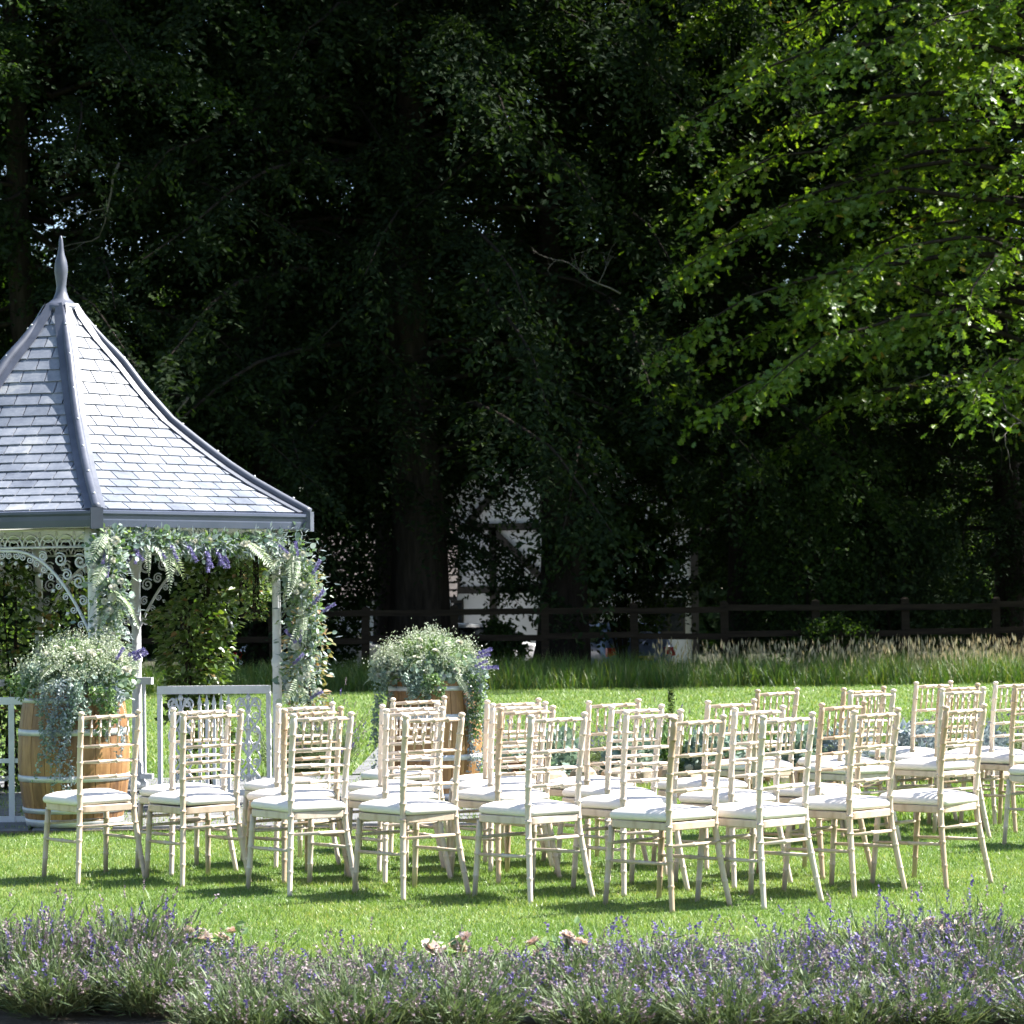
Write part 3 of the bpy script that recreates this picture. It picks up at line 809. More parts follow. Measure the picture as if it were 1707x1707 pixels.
def spiral(c, ex, ez, r, turns=1.6, start=0.0, n=18, flip=1):
    out = []
    for i in range(n):
        f = i / (n - 1)
        a = start + flip * f * turns * 2 * PI
        rr = r * (1 - .82 * f)
        out.append(c + ex * (rr * math.cos(a)) + ez * (rr * math.sin(a)))
    return out
ZU = Vector((0, 0, 1))
def frieze(p, q, name='frieze'):
    """cast-iron valance between two posts with arched brackets and scrolls"""
    ex = (q - p).normalized(); L = (q - p).length
    mb = MB()
    top, band = 1.99, 1.87
    for z, h in ((top, .022), (band, .016)):
        mb.bar(p + ZU * z, q + ZU * z, .018, h)
    nb = max(2, int(L / .125))
    st = L / nb
    for i in range(nb):
        c = p + ex * (st * (i + .5)) + ZU * band
        mb.tube([c + ex * (st * .5 * math.cos(a)) + ZU * (.085 * math.sin(a)) for a in [PI * j / 10 for j in range(11)]], .007, 4)
        mb.tube([c + ex * (st * .28 * math.cos(a)) + ZU * (.05 * math.sin(a)) for a in [PI * j / 8 for j in range(9)]], .005, 4)
        mb.tube([c + ex * (st * .5 * math.cos(a)) + ZU * (.11 - .075 * math.sin(a)) for a in [PI * j / 8 for j in range(9)]], .005, 4)
    def arch(t):            # lower edge: straight in the middle, dropping in a curve to each post
        e = min(t, L - t)
        return band - .02 - (.62 * (1 - e / .62) ** 2.2 if e < .62 else 0)
    T = [L * i / 60 for i in range(61)]
    mb.tube([p + ex * t + ZU * arch(t) for t in T], .012, 5)
    n = int(L / .055)
    for i in range(1, n):
        t = L * i / n
        a = p + ex * t + ZU * arch(t)
        e = min(t, L - t)
        g_ = (arch(t + .01) - arch(t - .01)) / .02
        down = (ex * g_ - ZU).normalized()
        along = (ex + ZU * g_).normalized()
        mb.tube(spiral(a + down * .033, along, -down, .027, 1.5, PI / 2, 16, 1 if i % 2 else -1), .005, 4)
        if i % 2 == 0:
            c = a + down * .085
            mb.add([c + along * .016, c + down * .02, c - along * .016, c - down * .02, c + ex.cross(ZU) * .006, c - ex.cross(ZU) * .006], [(0, 1, 4), (1, 2, 4), (2, 3, 4), (3, 0, 4), (1, 0, 5), (2, 1, 5), (3, 2, 5), (0, 3, 5)])
    for s_ in (0, 1):       # scroll infill of the corner brackets
        for (dx, dz, rr) in ((.09, .10, .055), (.10, .24, .05), (.24, .085, .05), (.07, .37, .035), (.37, .06, .035), (.19, .19, .04)):
            t = dx if s_ == 0 else L - dx
            if band - dz < arch(t): continue
            mb.tube(spiral(p + ex * t + ZU * (band - dz), ex if s_ == 0 else -ex, ZU, rr, 1.7, .7, 20), .0055, 4)
            mb.tube(spiral(p + ex * t + ZU * (band - dz), -ex if s_ == 0 else ex, -ZU, rr, 1.2, .2, 16), .004, 4)
    return mb.build(name, 'white_iron', gaz, True)
for a, b_ in ((P[5], P[0]), (P[4], P[5]), (P[2], mid[0]), (mid[0], P[3]), (P[3], mid[1])):
    frieze(a, b_)

def balustrade(p, q, parent, zt=.86):
    d_ = (q - p).normalized(); L = (q - p).length
    MB().bar(p + ZU * zt, q + ZU * zt, .05, .055).build('top_rail', 'white_iron', parent)
    MB().bar(p + ZU * .1, q + ZU * .1, .04, .04).build('bottom_rail', 'white_iron', parent)
    n = max(2, int(L / .12))
    bal = mesh('baluster', *(lambda mb: (mb.v, mb.f))(MB().box((-.01, -.01, .1), (.01, .01, zt - .01))), 'white_iron')
    for i in range(1, n):
        link('baluster', bal, parent, p + d_ * (L * i / n), (0, 0, math.atan2(d_.y, d_.x)))
for a, b_ in ((mid[0] * .83 + P[2] * .17, mid[0]), (mid[0], P[3]), (P[3], mid[1]), (mid[1], P[4])):
    balustrade(a * .985, b_ * .985, gaz)

# ornate gate leaf standing open beside the right post
gate = tag(empty('iron_gate', (-2.66, 19.72, .03), math.atan2(-.12, .86)), 'open white iron gate leaf with two scrollwork panels, behind the second chair', 'gate')
W, H_ = .86, .87
for nm, lo, hi in (('top_rail', (0, -.02, H_ - .06), (W, .02, H_)), ('bottom_rail', (0.031, -.015, .06), (W - .031, .015, .10)), ('stile', (0, -.018, .03), (.03, .018, H_ - .062)), ('stile', (W - .03, -.018, .03), (W, .018, H_ - .062))):
    MB().box(lo, hi).build(nm, 'white_iron', gate)
for x in (.32, .375, .43, .485, .54):
    b0 = MB().box((x - .011, -.009, .10), (x + .011, .009, H_ - .14))
    b0.add([(x - .02, 0, H_ - .14), (x, .009, H_ - .14), (x + .02, 0, H_ - .14), (x, -.009, H_ - .14), (x, 0, H_ - .062)], [(0, 1, 4), (1, 2, 4), (2, 3, 4), (3, 0, 4)])
    b0.build('picket', 'white_iron', gate)
EX = Vector((1, 0, 0))
for x in (.175, .69):
    mb = MB()
    mb.tube([(x, 0, .1), (x, 0, H_ - .06)], .011, 6)
    for z in (.2, .32, .44, .56, .68, .78):
        mb.tube([(x, 0, z - .02), (x, 0, z), (x, 0, z + .02)], [.012, .024, .012], 8)
    for s_ in (-1, 1):
        mb.tube([Vector((x + s_ * (.045 + .045 * math.sin(t * 12.5 + .6)), 0, .1 + t * .68)) for t in [j / 40 for j in range(41)]], .010, 5)
        mb.tube([Vector((x + s_ * (.05 - .04 * math.sin(t * 12.5 + .6)), 0, .1 + t * .68)) for t in [j / 40 for j in range(41)]], .007, 5)
        for z, r_ in ((.18, .035), (.30, .03), (.42, .036), (.54, .03), (.64, .035), (.74, .045)):
            mb.tube(spiral(Vector((x + s_ * .055, 0, z)), EX * s_, ZU, r_, 1.5, -1.2, 18), .007, 5)
    mb.build('scrollwork', 'white_iron', gate, True)

# front railing left of the barrel
rail = tag(empty('iron_railing', (-4.9, 18.15, .03)), 'plain white railing at the left edge beside the barrel', 'railing')
for z, h in ((.83, .05), (.42, .03), (.02, .04)):
    MB().box((0, -.02, z - h / 2), (1.62, .02, z + h / 2)).build('rail', 'white_iron', rail)
for x in (.03, .5, .98, 1.45):
    MB().box((x - .02, -.026, -.02), (x + .02, -.0205, .803)).build('upright', 'white_iron', rail)

# ------------------------------------------------------------------ barrels
def barrel(label, loc, rz, s=1.0):
    t = tag(empty('barrel', loc, rz), label, 'barrel', 'wine barrels used as flower stands')
    t.scale = (s, s, s)
    H = .95
    def br(z): return .315 + .058 * (1 - (2 * z / H - 1) ** 2)
    N = 20
    V, Fs = [], []
    a = PI / N * .965
    zs = [0, .06, .16, .28, .4, .475, .55, .67, .79, .89, .95]
    for z in zs:
        r_ = br(z)
        V += [(r_ * math.cos(x), r_ * math.sin(x), z) for x in (-a, -a * .4, a * .4, a)] + [((r_ - .025) * math.cos(x), (r_ - .025) * math.sin(x), z) for x in (-a, a)]
    for i in range(len(zs) - 1):
        for k, k2 in ((0, 1), (1, 2), (2, 3)):
            Fs.append((i * 6 + k, i * 6 + k2, i * 6 + 6 + k2, i * 6 + 6 + k))
        Fs += [(i * 6 + 3, i * 6 + 5, i * 6 + 11, i * 6 + 9), (i * 6 + 4, i * 6, i * 6 + 6, i * 6 + 10), (i * 6 + 5, i * 6 + 4, i * 6 + 10, i * 6 + 11)]
    k = (len(zs) - 1) * 6
    Fs += [(k, k + 1, k + 2, k + 3, k + 5, k + 4), (0, 4, 5, 3, 2, 1)]
    me = mesh('stave', V, Fs, 'stave')
    for i in range(N):
        link('stave', me, t, (0, 0, 0), (0, 0, 2 * PI * i / N + .1))
    for z0, z1 in ((0.0, .05), (.09, .125), (.30, .342), (.608, .65), (.825, .86), (.90, .952)):
        pr = [(br(z0) - .004, z0), (br(z0) + .005, z0), (br((z0 + z1) / 2) + .006, (z0 + z1) / 2), (br(z1) + .005, z1), (br(z1) - .004, z1)]
        V, Fs = lathe(pr, 40, False)
        link('hoop', mesh('hoop', V, Fs, 'hoop', True), t)
    V, Fs = lathe([(.001, .915), (.296, .915), (.296, .90), (.001, .90)], 28, False)
    link('barrel_head', mesh('barrel_head', V, Fs, 'stave'), t)
    return t
barrel('oak barrel beside the left railing, behind the leftmost chair', (-2.98, 17.88, .035), .3, 1.0)
barrel('oak barrel topped with flowers in the middle, behind the fourth chair', (-.61, 19.85, .035), 1.1, .98)

# ------------------------------------------------------------------ flowers: fronds, spikes, blossoms, trailing leaves
def frond_mesh(rng, L=.34, pairs=20, wmax=.085, droop=.35, mat='fern'):
    V, Fs = [], []
    parts = []
    u = (np.arange(pairs) + .5) / pairs
    cen = np.stack([0 * u, L * u, -droop * L * u ** 2 + .12 * L * u], 1)
    tg = nrm(np.stack([0 * u, np.ones(pairs), -2 * droop * u + .12], 1))
    ln = wmax * np.sin(PI * np.clip(u * .92 + .08, 0, 1)) ** .7 * (1 - .35 * u)
    for s_ in (-1, 1):
        d = nrm(np.stack([np.full(pairs, s_ * 1.0), .45 + .3 * u, -.15 - .2 * rng.random(pairs)], 1))
        parts.append(scatter(*NARROW, cen, frames(d, np.tile([0, -.2, 1.0], (pairs, 1))), np.stack([ln * 1.5, ln, ln], 1)))
    tvv, tff = tube([tuple(c) for c in cen], [.003 * (1 - .7 * x) for x in u], 4, False)
    parts.append((np.array([tuple(v) for v in tvv]), [np.array(tff)]))
    return mesh('fern_frond', *merge(parts), mat)
rf_ = np.random.default_rng(21)
FRONDS = [frond_mesh(rf_, .34, 20, .085, .4), frond_mesh(rf_, .28, 18, .07, .7), frond_mesh(rf_, .40, 24, .06, .55)]
def spike_mesh(rng, L=.15, r=.013, mat='violet', whorls=11):
    pos, d = [], []
    for k in range(whorls):
        f = k / whorls
        for j in range(5):
            a = j * 2 * PI / 5 + k
            pos.append((0, L * (.25 + .75 * f), 0)); d.append((math.cos(a), .7, math.sin(a)))
    n = len(pos)
    V, Fs = scatter(*DIAMOND, np.array(pos), frames(np.array(d), rand_dirs(rng, n)), np.tile([r * 1.5, r * 1.5, r], (n, 1)))
    tvv, tff = tube([(0, 0, 0), (0, L, 0)], .002, 4)
    return mesh('lavender_spike', *merge([(V, Fs), (np.array([tuple(v) for v in tvv]), [np.array(tff[:-2])])]), mat)
SPIKE = spike_mesh(rf_)
def blossom_mesh(rng, r, mat, rings=((9, 1.0, .25), (7, .75, .7), (5, .5, 1.3))):
    parts = []
    for n, f, lift in rings:
        a = np.arange(n) * 2 * PI / n + rng.random()
        d = np.stack([np.cos(a), np.sin(a), np.full(n, lift)], 1)
        nn = np.stack([-np.cos(a) * lift, -np.sin(a) * lift, np.ones(n)], 1)
        parts.append(scatter(*ROUND, np.zeros((n, 3)), frames(d, nn), np.full(n, r * (.7 + .3 * f))))
    return mesh('blossom', *merge(parts), mat)
WHITE = blossom_mesh(rf_, .034, 'blossom')
PEACH = blossom_mesh(rf_, .042, 'peach')

def aim(d, roll=0.0):
    """rotation that turns +Y to d with +Z as high as it can be"""
    d = Vector(d).normalized()
    z = Vector((0, 0, 1)) - d * d.z
    z = z.normalized() if z.length > .05 else Vector((0, -1, 0))
    x = d.cross(z)
    m_ = Matrix((x, d, z)).transposed()
    return (m_ @ Matrix.Rotation(roll, 3, 'Y')).to_euler()

def leaf_cloud(name, parent, pos, d, n, size, tmpl, mat):
    k = len(pos)
    V, Fs = scatter(*tmpl, pos, frames(d, n), size)
    return tag(link(name, mesh(name, V, Fs, mat), parent), None, None, None, 'stuff')

def cloud_on(rng, pts, n, spread, out=None, up=.3):
    """n leaves round a list of centres, pointing away from the middle line"""
    pts = np.asarray(pts, float)
    w_ = rng.random(len(pts)) ** 2.5 + .05
    i = rng.choice(len(pts), n, p=w_ / w_.sum())
    off = rng.normal(size=(n, 3)) * spread
    pos = pts[i] + off
    d = nrm(nrm(off) + rng.normal(size=(n, 3)) * .5 + np.array([0, -.25, up]))
    return pos, d, nrm(nrm(off) * .6 + rng.normal(size=(n, 3)) * .4 + np.array([.2, -.3, .5]))

def trail(rng, start, L, n, sway=.04):
    p = np.array(start, float)
    out = []
    a = rng.random() * 6
    for k in range(n):
        f = k / n
        out.append(p + np.array([sway * math.sin(a + f * 4), sway * .5 * math.cos(a + f * 5) - .01, -L * f]))
    return np.array(out)

rb = np.random.default_rng(5)
def arrangement(name, label, cx, cy, zb, rx, rz, trails, front_lav, seed):
    rng = np.random.default_rng(seed)
    t = tag(empty(name, (cx, cy, zb)), label, 'flowers', 'flower arrangements on the barrels')
    def dome(n, f0=.75, f1=1.0, bias=0.0):
        d = rng.normal(size=(n, 3)); d[:, 2] = np.abs(d[:, 2]) * .9 - .1; d[:, 1] -= bias; d = nrm(d)
        return d * np.array([rx, rx * .85, rz]) * (f0 + (f1 - f0) * rng.random((n, 1))), d
    p, d = dome(3600, .35, .9)
    leaf_cloud('greenery', t, p, nrm(d + rng.normal(size=d.shape) * .6), nrm(rng.normal(size=d.shape) * .5 + d), .03 + .03 * rng.random(len(p)), OVAL, 'filler')
    p, d = dome(800, .7, 1.0, .4)
    sel = p[:, 2] < rz * .45
    leaf_cloud('eucalyptus', t, p[sel], nrm(d + rng.normal(size=d.shape) * .6)[sel], nrm(rng.normal(size=d.shape) * .5 + d)[sel], .035 + .025 * rng.random(sel.sum()), ROUND, 'euca')
    # tiny cream flowers in rounded tufts
    c, dc = dome(110, .88, 1.03)
    c = c[c[:, 2] > rz * .15]
    p = np.repeat(c, 130, 0) + rng.normal(size=(len(c) * 130, 3)) * .036
    leaf_cloud('cream_filler_flowers', t, p, rand_dirs(rng, len(p), .6), rand_dirs(rng, len(p), .6), .011 + .010 * rng.random(len(p)), DIAMOND, 'gyp')
    for k in range(22):
        a = rng.random() * 2 * PI
        if math.sin(a) > .3 and rng.random() < .7: a = -a
        el = rng.random() * .9 - .05
        dd = Vector((math.cos(a) * math.cos(el), math.sin(a) * math.cos(el), math.sin(el) * .7))
        o = link('fern_frond', FRONDS[k % 3], t, (dd.x * rx * .62, dd.y * rx * .6, dd.z * rz * .9 + .03), aim(dd + Vector((0, 0, -.55)), rng.normal() * .3), .55 + .35 * rng.random())
    for k in range(14):
        a = -PI / 2 + rng.normal() * .9
        el = rng.random() * 1.0
        dd = Vector((math.cos(a) * math.cos(el), math.sin(a) * math.cos(el), math.sin(el)))
        link('white_blossom', WHITE, t, (dd.x * rx * .98, dd.y * rx * .85, dd.z * rz), (rng.random() * .8, rng.random() * .8, 0), .6 + .5 * rng.random())
    for k in range(4):
        dd = Vector((.75 + rng.normal() * .15, -.45, .35 + rng.normal() * .15))
        link('lavender_spike', SPIKE, t, (front_lav[0] + rng.normal() * .03, front_lav[1], front_lav[2] + rng.normal() * .04), aim(dd), 1.0 + .3 * rng.random())
    for (dx, dy, z, L, w, mt) in trails:
        pp = []
        for q in range(w):
            pp.append(trail(rng, (dx + rng.normal() * .03, dy + rng.normal() * .012, z), L * (.6 + .5 * rng.random()), 44))
        pp = np.concatenate(pp)
        pp = np.repeat(pp, 3, 0) + rng.normal(size=(len(pp) * 3, 3)) * .011
        n = len(pp)
        leaf_cloud('trailing_leaves', t, pp, rand_dirs(rng, n, -.5), rand_dirs(rng, n), .016 + .014 * rng.random(n), OVAL, mt)
    return t
arrangement('flower_arrangement', 'foliage and cream flowers trailing over the left barrel', -2.93, 17.83, .96, .38, .34,
            [(-.13, -.37, .02, .5, 5, 'dusty'), (-.02, -.385, .05, .75, 5, 'dusty'), (.05, -.38, .03, .34, 6, 'euca'), (-.2, -.33, 0, .62, 2, 'euca'), (.22, -.34, 0, .3, 5, 'filler'), (.3, -.25, .0, .45, 4, 'dusty'), (-.33, -.2, .08, .18, 4, 'filler')], (.33, -.2, .17), 31)
arrangement('flower_arrangement', 'rounded foliage and cream flowers on the middle barrel', -.64, 19.85, .94, .42, .33,
            [(.36, -.25, .04, .85, 9, 'dusty'), (.33, -.28, .02, .45, 6, 'filler'), (-.36, -.18, .02, .8, 6, 'euca'), (-.1, -.37, .02, .22, 6, 'euca'), (.02, -.38, .02, .16, 6, 'filler')], (.3, -.2, .1), 32)

def garland(label, pts, radius, seed, fr=8, sp=10, bl=12, hang=.1):
    pts = [(a * 1.02, b_ * 1.02, c) for a, b_, c in pts]
    rng = np.random.default_rng(seed)
    t = tag(empty('flower_garland', pts[0]), label, 'garland', 'garlands on the gazebo')
    o = np.array(pts[0])
    pp = []
    for a, b_ in zip(pts, pts[1:]):
        for f in np.linspace(0, 1, 14):
            pp.append(np.array(a) * (1 - f) + np.array(b_) * f - o)
    pp = np.array(pp)
    L = sum((Vector(a) - Vector(b_)).length for a, b_ in zip(pts, pts[1:]))
    k = L / 1.0
    for nm, cnt, size, tm, mt, sprd in (('greenery', 560, .04, OVAL, 'filler', .7), ('eucalyptus', 480, .04, ROUND, 'euca', .85), ('dusty_leaves', 1000, .05, NARROW, 'dusty', .9), ('small_leaves', 500, .016, DIAMOND, 'gyp', .8)):
        p, d, n = cloud_on(rng, pp, int(cnt * k), np.array([radius, radius * .8, radius]) * sprd * .62, up=-.1)
        leaf_cloud(nm, t, p, d, n, size * (.6 + .8 * rng.random(len(p))), tm, mt)
    for q in range(fr):
        i = rng.integers(0, len(pp))
        a = -PI / 2 + rng.normal() * 1.0
        dd = Vector((math.cos(a), math.sin(a), -.35 - .6 * rng.random()))
        link('fern_frond', FRONDS[q % 3], t, Vector(pp[i]) + Vector((0, -.03, .02)), aim(dd, rng.normal() * .4), .6 + .5 * rng.random())
    for q in range(sp):
        i = rng.integers(0, len(pp))
        link('lavender_spike', SPIKE, t, Vector(pp[i]) + Vector((rng.normal() * radius * .5, -radius * .8, rng.normal() * radius * .3)), aim((rng.normal() * .4 + .25, -.3, -.9 if hang > .05 else .5)), .9 + .4 * rng.random())
    for q in range(bl):
        i = rng.integers(0, len(pp))
        link('white_blossom', WHITE, t, Vector(pp[i]) + Vector((rng.normal() * radius * .45, -radius * .85, rng.normal() * radius * .3)), (.9 + rng.random() * .7, rng.normal() * .3, 0), .55 + .5 * rng.random())
    return t
garland('garland of ferns, white flowers and lavender hanging beneath the front eave', [(-2.72, 17.82, 1.97), (-2.4, 18.1, 1.94), (-2.05, 18.5, 1.93), (-1.7, 18.85, 1.96)], .075, 41, 9, 14, 14)
garland('garland of ferns and white flowers down the front gazebo post', [(-2.72, 17.72, 1.98), (-2.70, 17.7, 1.75), (-2.68, 17.7, 1.5), (-2.70, 17.68, 1.22)], .105, 42, 12, 3, 16)
garland('thick garland of dusty leaves down the right gazebo post', [(-1.58, 18.92, 1.92), (-1.5, 18.9, 1.6), (-1.49, 18.9, 1.2), (-1.53, 18.88, .82)], .135, 43, 18, 8, 12, 0)


# climbing plants on the rear posts
def climber(label, boxes, n, seed, mat='climber', size=.062):
    rng = np.random.default_rng(seed)
    boxes = [(b[0] * 1.02, b[1] * 1.02) + tuple(b[2:]) for b in boxes]
    b0 = boxes[0]
    t = tag(empty('climbing_plant', (b0[0], b0[1], .03)), label, 'climber', 'climbers on the gazebo')
    mb = MB()
    P_, D_, N_ = [], [], []
    for (x, y, z0, z1, r_, share) in boxes:
        for q in range(4):
            a = rng.random() * 6.28
            mb.tube([(x - b0[0] + .12 * r_ * math.cos(a + z * 2), y - b0[1] + .12 * r_ * math.sin(a + z * 2.4), z) for z in np.linspace(z0 if z0 > .3 else 0, z1, 9)], [.012 * (1 - .07 * i) for i in range(9)], 5)
        k = int(n * share)
        z = z0 + (z1 - z0) * rng.random(k)
        bul = r_ * (.75 + .25 * np.sin(z * 5 + seed) + .12 * np.sin(z * 13 + 2 * seed)) * np.sqrt(np.clip((z1 - z) / .12, .15, 1))
        a = rng.random(k) * 2 * PI
        rr = bul * (.35 + .65 * rng.random(k) ** .6)
        P_.append(np.stack([x - b0[0] + rr * np.cos(a), y - b0[1] + rr * np.sin(a), z], 1))
        out = np.stack([np.cos(a), np.sin(a), -.25 + 0 * a], 1)
        D_.append(nrm(out + rng.normal(size=(k, 3)) * .55)); N_.append(nrm(np.array([0, 0, 1.0]) + out * .7 + rng.normal(size=(k, 3)) * .45))
    mb.build('stems', 'bark', t, True)
    p = np.concatenate(P_)
    leaf_cloud('leaves', t, p, np.concatenate(D_), np.concatenate(N_), size * (.6 + .7 * rng.random(len(p))), OVAL, mat)
    return t
climber('glossy green climber on the rear post between the two barrels', [(-2.38, 20.6, .1, 1.95, .27, .45), (-2.52, 20.45, .55, 1.5, .33, .4), (-2.1, 20.6, 1.5, 2.0, .25, .15)], 4200, 51)
climber('leafy climber filling the back of the gazebo behind the left barrel', [(-4.0, 21.0, 0, 1.85, .38, .4), (-3.5, 21.15, 0, 1.7, .32, .3), (-4.5, 20.9, 0, 1.9, .4, .3)], 6000, 52)
climber('pale-leaved climber on the right gazebo post behind the garland', [(-1.5, 19.12, .6, 1.8, .17, 1.0)], 520, 53, 'pale_leaf', .055)
climber('small-leaved green climber under the right corner of the eave', [(-1.86, 19.1, 1.35, 1.98, .14, 1.0)], 800, 54, 'climber', .03)

# ------------------------------------------------------------------ chairs
def post_profile(path, r, rings, fin=False, r_end=None):
    """tube along path with bamboo rings at the given heights"""
    zs = sorted(set([p[2] for p in path] + [z + e for z in rings for e in (-.009, -.005, 0, .005, .009)]))
    def at_z(z):
        for a, b_ in zip(path, path[1:]):
            if a[2] <= z <= b_[2]:
                f = (z - a[2]) / (b_[2] - a[2])
                return tuple(a[i] + (b_[i] - a[i]) * f for i in range(3))
        return path[-1] if z > path[-1][2] else path[0]
    pts, rad = [], []
    z_lo, z_hi = path[0][2], path[-1][2]
    for z in zs:
        if z < z_lo - 1e-6 or z > z_hi + 1e-6: continue
        e = min([abs(z - q) for q in rings] + [9])
        f = (z - z_lo) / (z_hi - z_lo)
        base = r * (.82 + .18 * min(1, (z - z_lo) / .25)) if r_end is None else r
        pts.append(at_z(z))
        rad.append(base * (1.2 if e < .0045 else 1.1 if e < .0065 else 1.0))
    if fin:
        p = pts[-1]
        for dz, q in ((.004, .75), (.009, .85), (.016, 1.2), (.022, 1.2), (.028, .85), (.031, .3)):
            pts.append((p[0], p[1], p[2] + dz)); rad.append(r * q)
    return tube(pts, rad, 10)
def smooth_path(pts, n=8):
    out = []
    for i in range(len(pts) - 1):
        p0 = Vector(pts[max(i - 1, 0)]); p1 = Vector(pts[i]); p2 = Vector(pts[i + 1]); p3 = Vector(pts[min(i + 2, len(pts) - 1)])
        for k in range(n):
            t = k / n
            out.append(tuple(.5 * ((2 * p1) + (p2 - p0) * t + (2 * p0 - 5 * p1 + 4 * p2 - p3) * t * t + (3 * p1 - p0 - 3 * p2 + p3) * t ** 3)))
    out.append(tuple(pts[-1]))
    return out
def rod(p, q, r, nrings=0, n=8, taper=.8):
    p, q = Vector(p), Vector(q)
    ts, rr = [0, .5, 1], {0: taper, .5: 1.0, 1: taper}
    for k in range(nrings):
        c = (k + 1) / (nrings + 1)
        for e, w in ((-.014, 1.0), (-.007, 1.32), (.007, 1.32), (.014, 1.0)):
            ts.append(c + e); rr[c + e] = w
    ts = sorted(ts)
    return tube([p + (q - p) * t for t in ts], [r * rr[t] for t in ts], n)

def chair_meshes():
    D = {}
    for s_, nm in ((-1, 'L'), (1, 'R')):
        pth = smooth_path([(s_ * .197, -.232, 0), (s_ * .172, -.196, .22), (s_ * .157, -.176, .40), (s_ * .160, -.186, .62), (s_ * .168, -.226, .888)])
        D['post' + nm] = post_profile(pth, .0155, [.12, .235, .31, .395, .475, .564, .646, .73, .81], True)
        pth = [(s_ * .183, .235, 0), (s_ * .172, .195, .385)]
        D['leg' + nm] = post_profile(pth, .0155, [.11, .22, .305], False)
        D['side' + nm] = rod((s_ * .173, -.195, .225), (s_ * .178, .21, .215), .0095, 1)
    D['rear_st'] = rod((-.165, -.186, .305), (.165, -.186, .305), .0095, 1)
    D['front_st'] = rod((-.174, .204, .30), (.174, .204, .30), .0095, 1)
    for i, z in enumerate((.564, .646, .73, .884)):
        f = (z - .62) / .268
        yy = -.186 - .04 * max(0, f) if z > .62 else -.183
        xx = .158 + .009 * max(0, f)
        D['rail%d' % i] = rod((-xx, yy, z), (xx, yy, z), .0098 if i < 3 else .0105, 3 if i == 3 else 2)
    for i in range(5):
        x = -.105 + .0525 * i
        D['sp%d' % i] = rod((x, -.203, .733), (x, -.2255, .88), .0062, 2, 6, .75)
    # seat frame and cushion: rounded trapezoid outline
    def outline(k, inset=0.0):
        pts = []
        cs = [(-.165 + inset, -.19 + inset, .035), (.165 - inset, -.19 + inset, .035), (.20 - inset, .205 - inset, .06), (-.20 + inset, .205 - inset, .06)]
        for i, (x, y, r_) in enumerate(cs):
            cx, cy = x - math.copysign(r_, x), y - math.copysign(r_, y)
            a0 = [-PI, -PI / 2, 0, PI / 2][i]
            for j in range(k):
                a = a0 + PI / 2 * j / (k - 1)
                pts.append((cx + r_ * math.cos(a), cy + r_ * math.sin(a)))
        return pts
    def loft(layers):
        V, Fs = [], []
        n = len(layers[0])
        for L in layers: V += L
        for i in range(len(layers) - 1):
            for j in range(n):
                j2 = (j + 1) % n
                Fs.append((i * n + j, i * n + j2, (i + 1) * n + j2, (i + 1) * n + j))
        Fs.append(tuple(range(n - 1, -1, -1))); Fs.append(tuple((len(layers) - 1) * n + j for j in range(n)))
        return V, Fs
    ins = [(.004, .378), (0, .382), (0, .412), (.004, .416)]
    D['frame'] = loft([[(x, y, z) for x, y in outline(6, i)] for i, z in ins])
    lay = []
    for i, z in ((.010, .4165), (.0, .421), (-.005, .432), (-.004, .445), (.006, .458), (.040, .470), (.09, .477), (.15, .480)):
        lay.append([(x, y, z + .0015 * math.sin(23 * x) * math.cos(19 * y)) for x, y in outline(6, i)] if i < .05 else [(x * (1 - i * 4.2), y * (1 - i * 4.2), z) for x, y in outline(6, .03)])
    D['cushion'] = loft(lay)
    return D
CM = {k: v for k, v in chair_meshes().items()}
CMESH = {}
for k, (V, Fs) in CM.items():
    me = mesh('chair_' + k, [tuple(v) for v in V], Fs, 'cushion' if k == 'cushion' else 'lime', True)
    CMESH[k] = me
# crisp edges on the seat frame
for p in CMESH['frame'].polygons: p.use_smooth = False
NAMES = {'postL': 'back_post', 'postR': 'back_post', 'legL': 'front_leg', 'legR': 'front_leg', 'sideL': 'stretcher', 'sideR': 'stretcher', 'rear_st': 'stretcher', 'front_st': 'stretcher',
         'rail0': 'back_rail', 'rail1': 'back_rail', 'rail2': 'back_rail', 'rail3': 'top_rail', 'frame': 'seat_frame', 'cushion': 'cushion'}
for i in range(5): NAMES['sp%d' % i] = 'spindle'

def make_chair(x, y, ang, label, wood):
    t = tag(empty('spindle_back_chair', (x, y, 0), R(ang)), label, 'chair', 'ceremony chairs in rows on the lawn')
    t.rotation_euler = (random.gauss(0, .006), random.gauss(0, .006), R(ang))
    t.scale = (1.02, 1.02, 1.02)
    for k, nm in NAMES.items():
        o = link(nm, CMESH[k], t)
        if k == 'cushion':
            o.rotation_euler = (random.gauss(0, .012), random.gauss(0, .012), random.gauss(0, .03))
            o.location = (random.gauss(0, .004), random.gauss(0, .004), random.uniform(0, .004))
        if k != 'cushion' and wood != 'lime':
            w = wood
            if wood == 'mixed':
                w = 'lime_tan' if k in ('postL', 'legR') else 'lime'
            o.material_slots[0].link = 'OBJECT'
            o.material_slots[0].material = M[w]
    return t
ORD = ['first', 'second', 'third', 'fourth', 'fifth', 'sixth', 'seventh', 'eighth', 'ninth']
near = [(-2.328, 14.573, 34, 'lime'), (-1.737, 14.384, 33, 'lime'), (-1.130, 13.887, 34, 'lime_pale'), (-.547, 13.605, 36, 'lime'), (.079, 13.403, 38, 'lime_pale'), (.732, 12.978, 42, 'mixed'), (1.191, 13.076, 40, 'lime_pale'), (1.663, 13.481, 43, 'lime'), (2.157, 13.801, 46, 'mixed')]
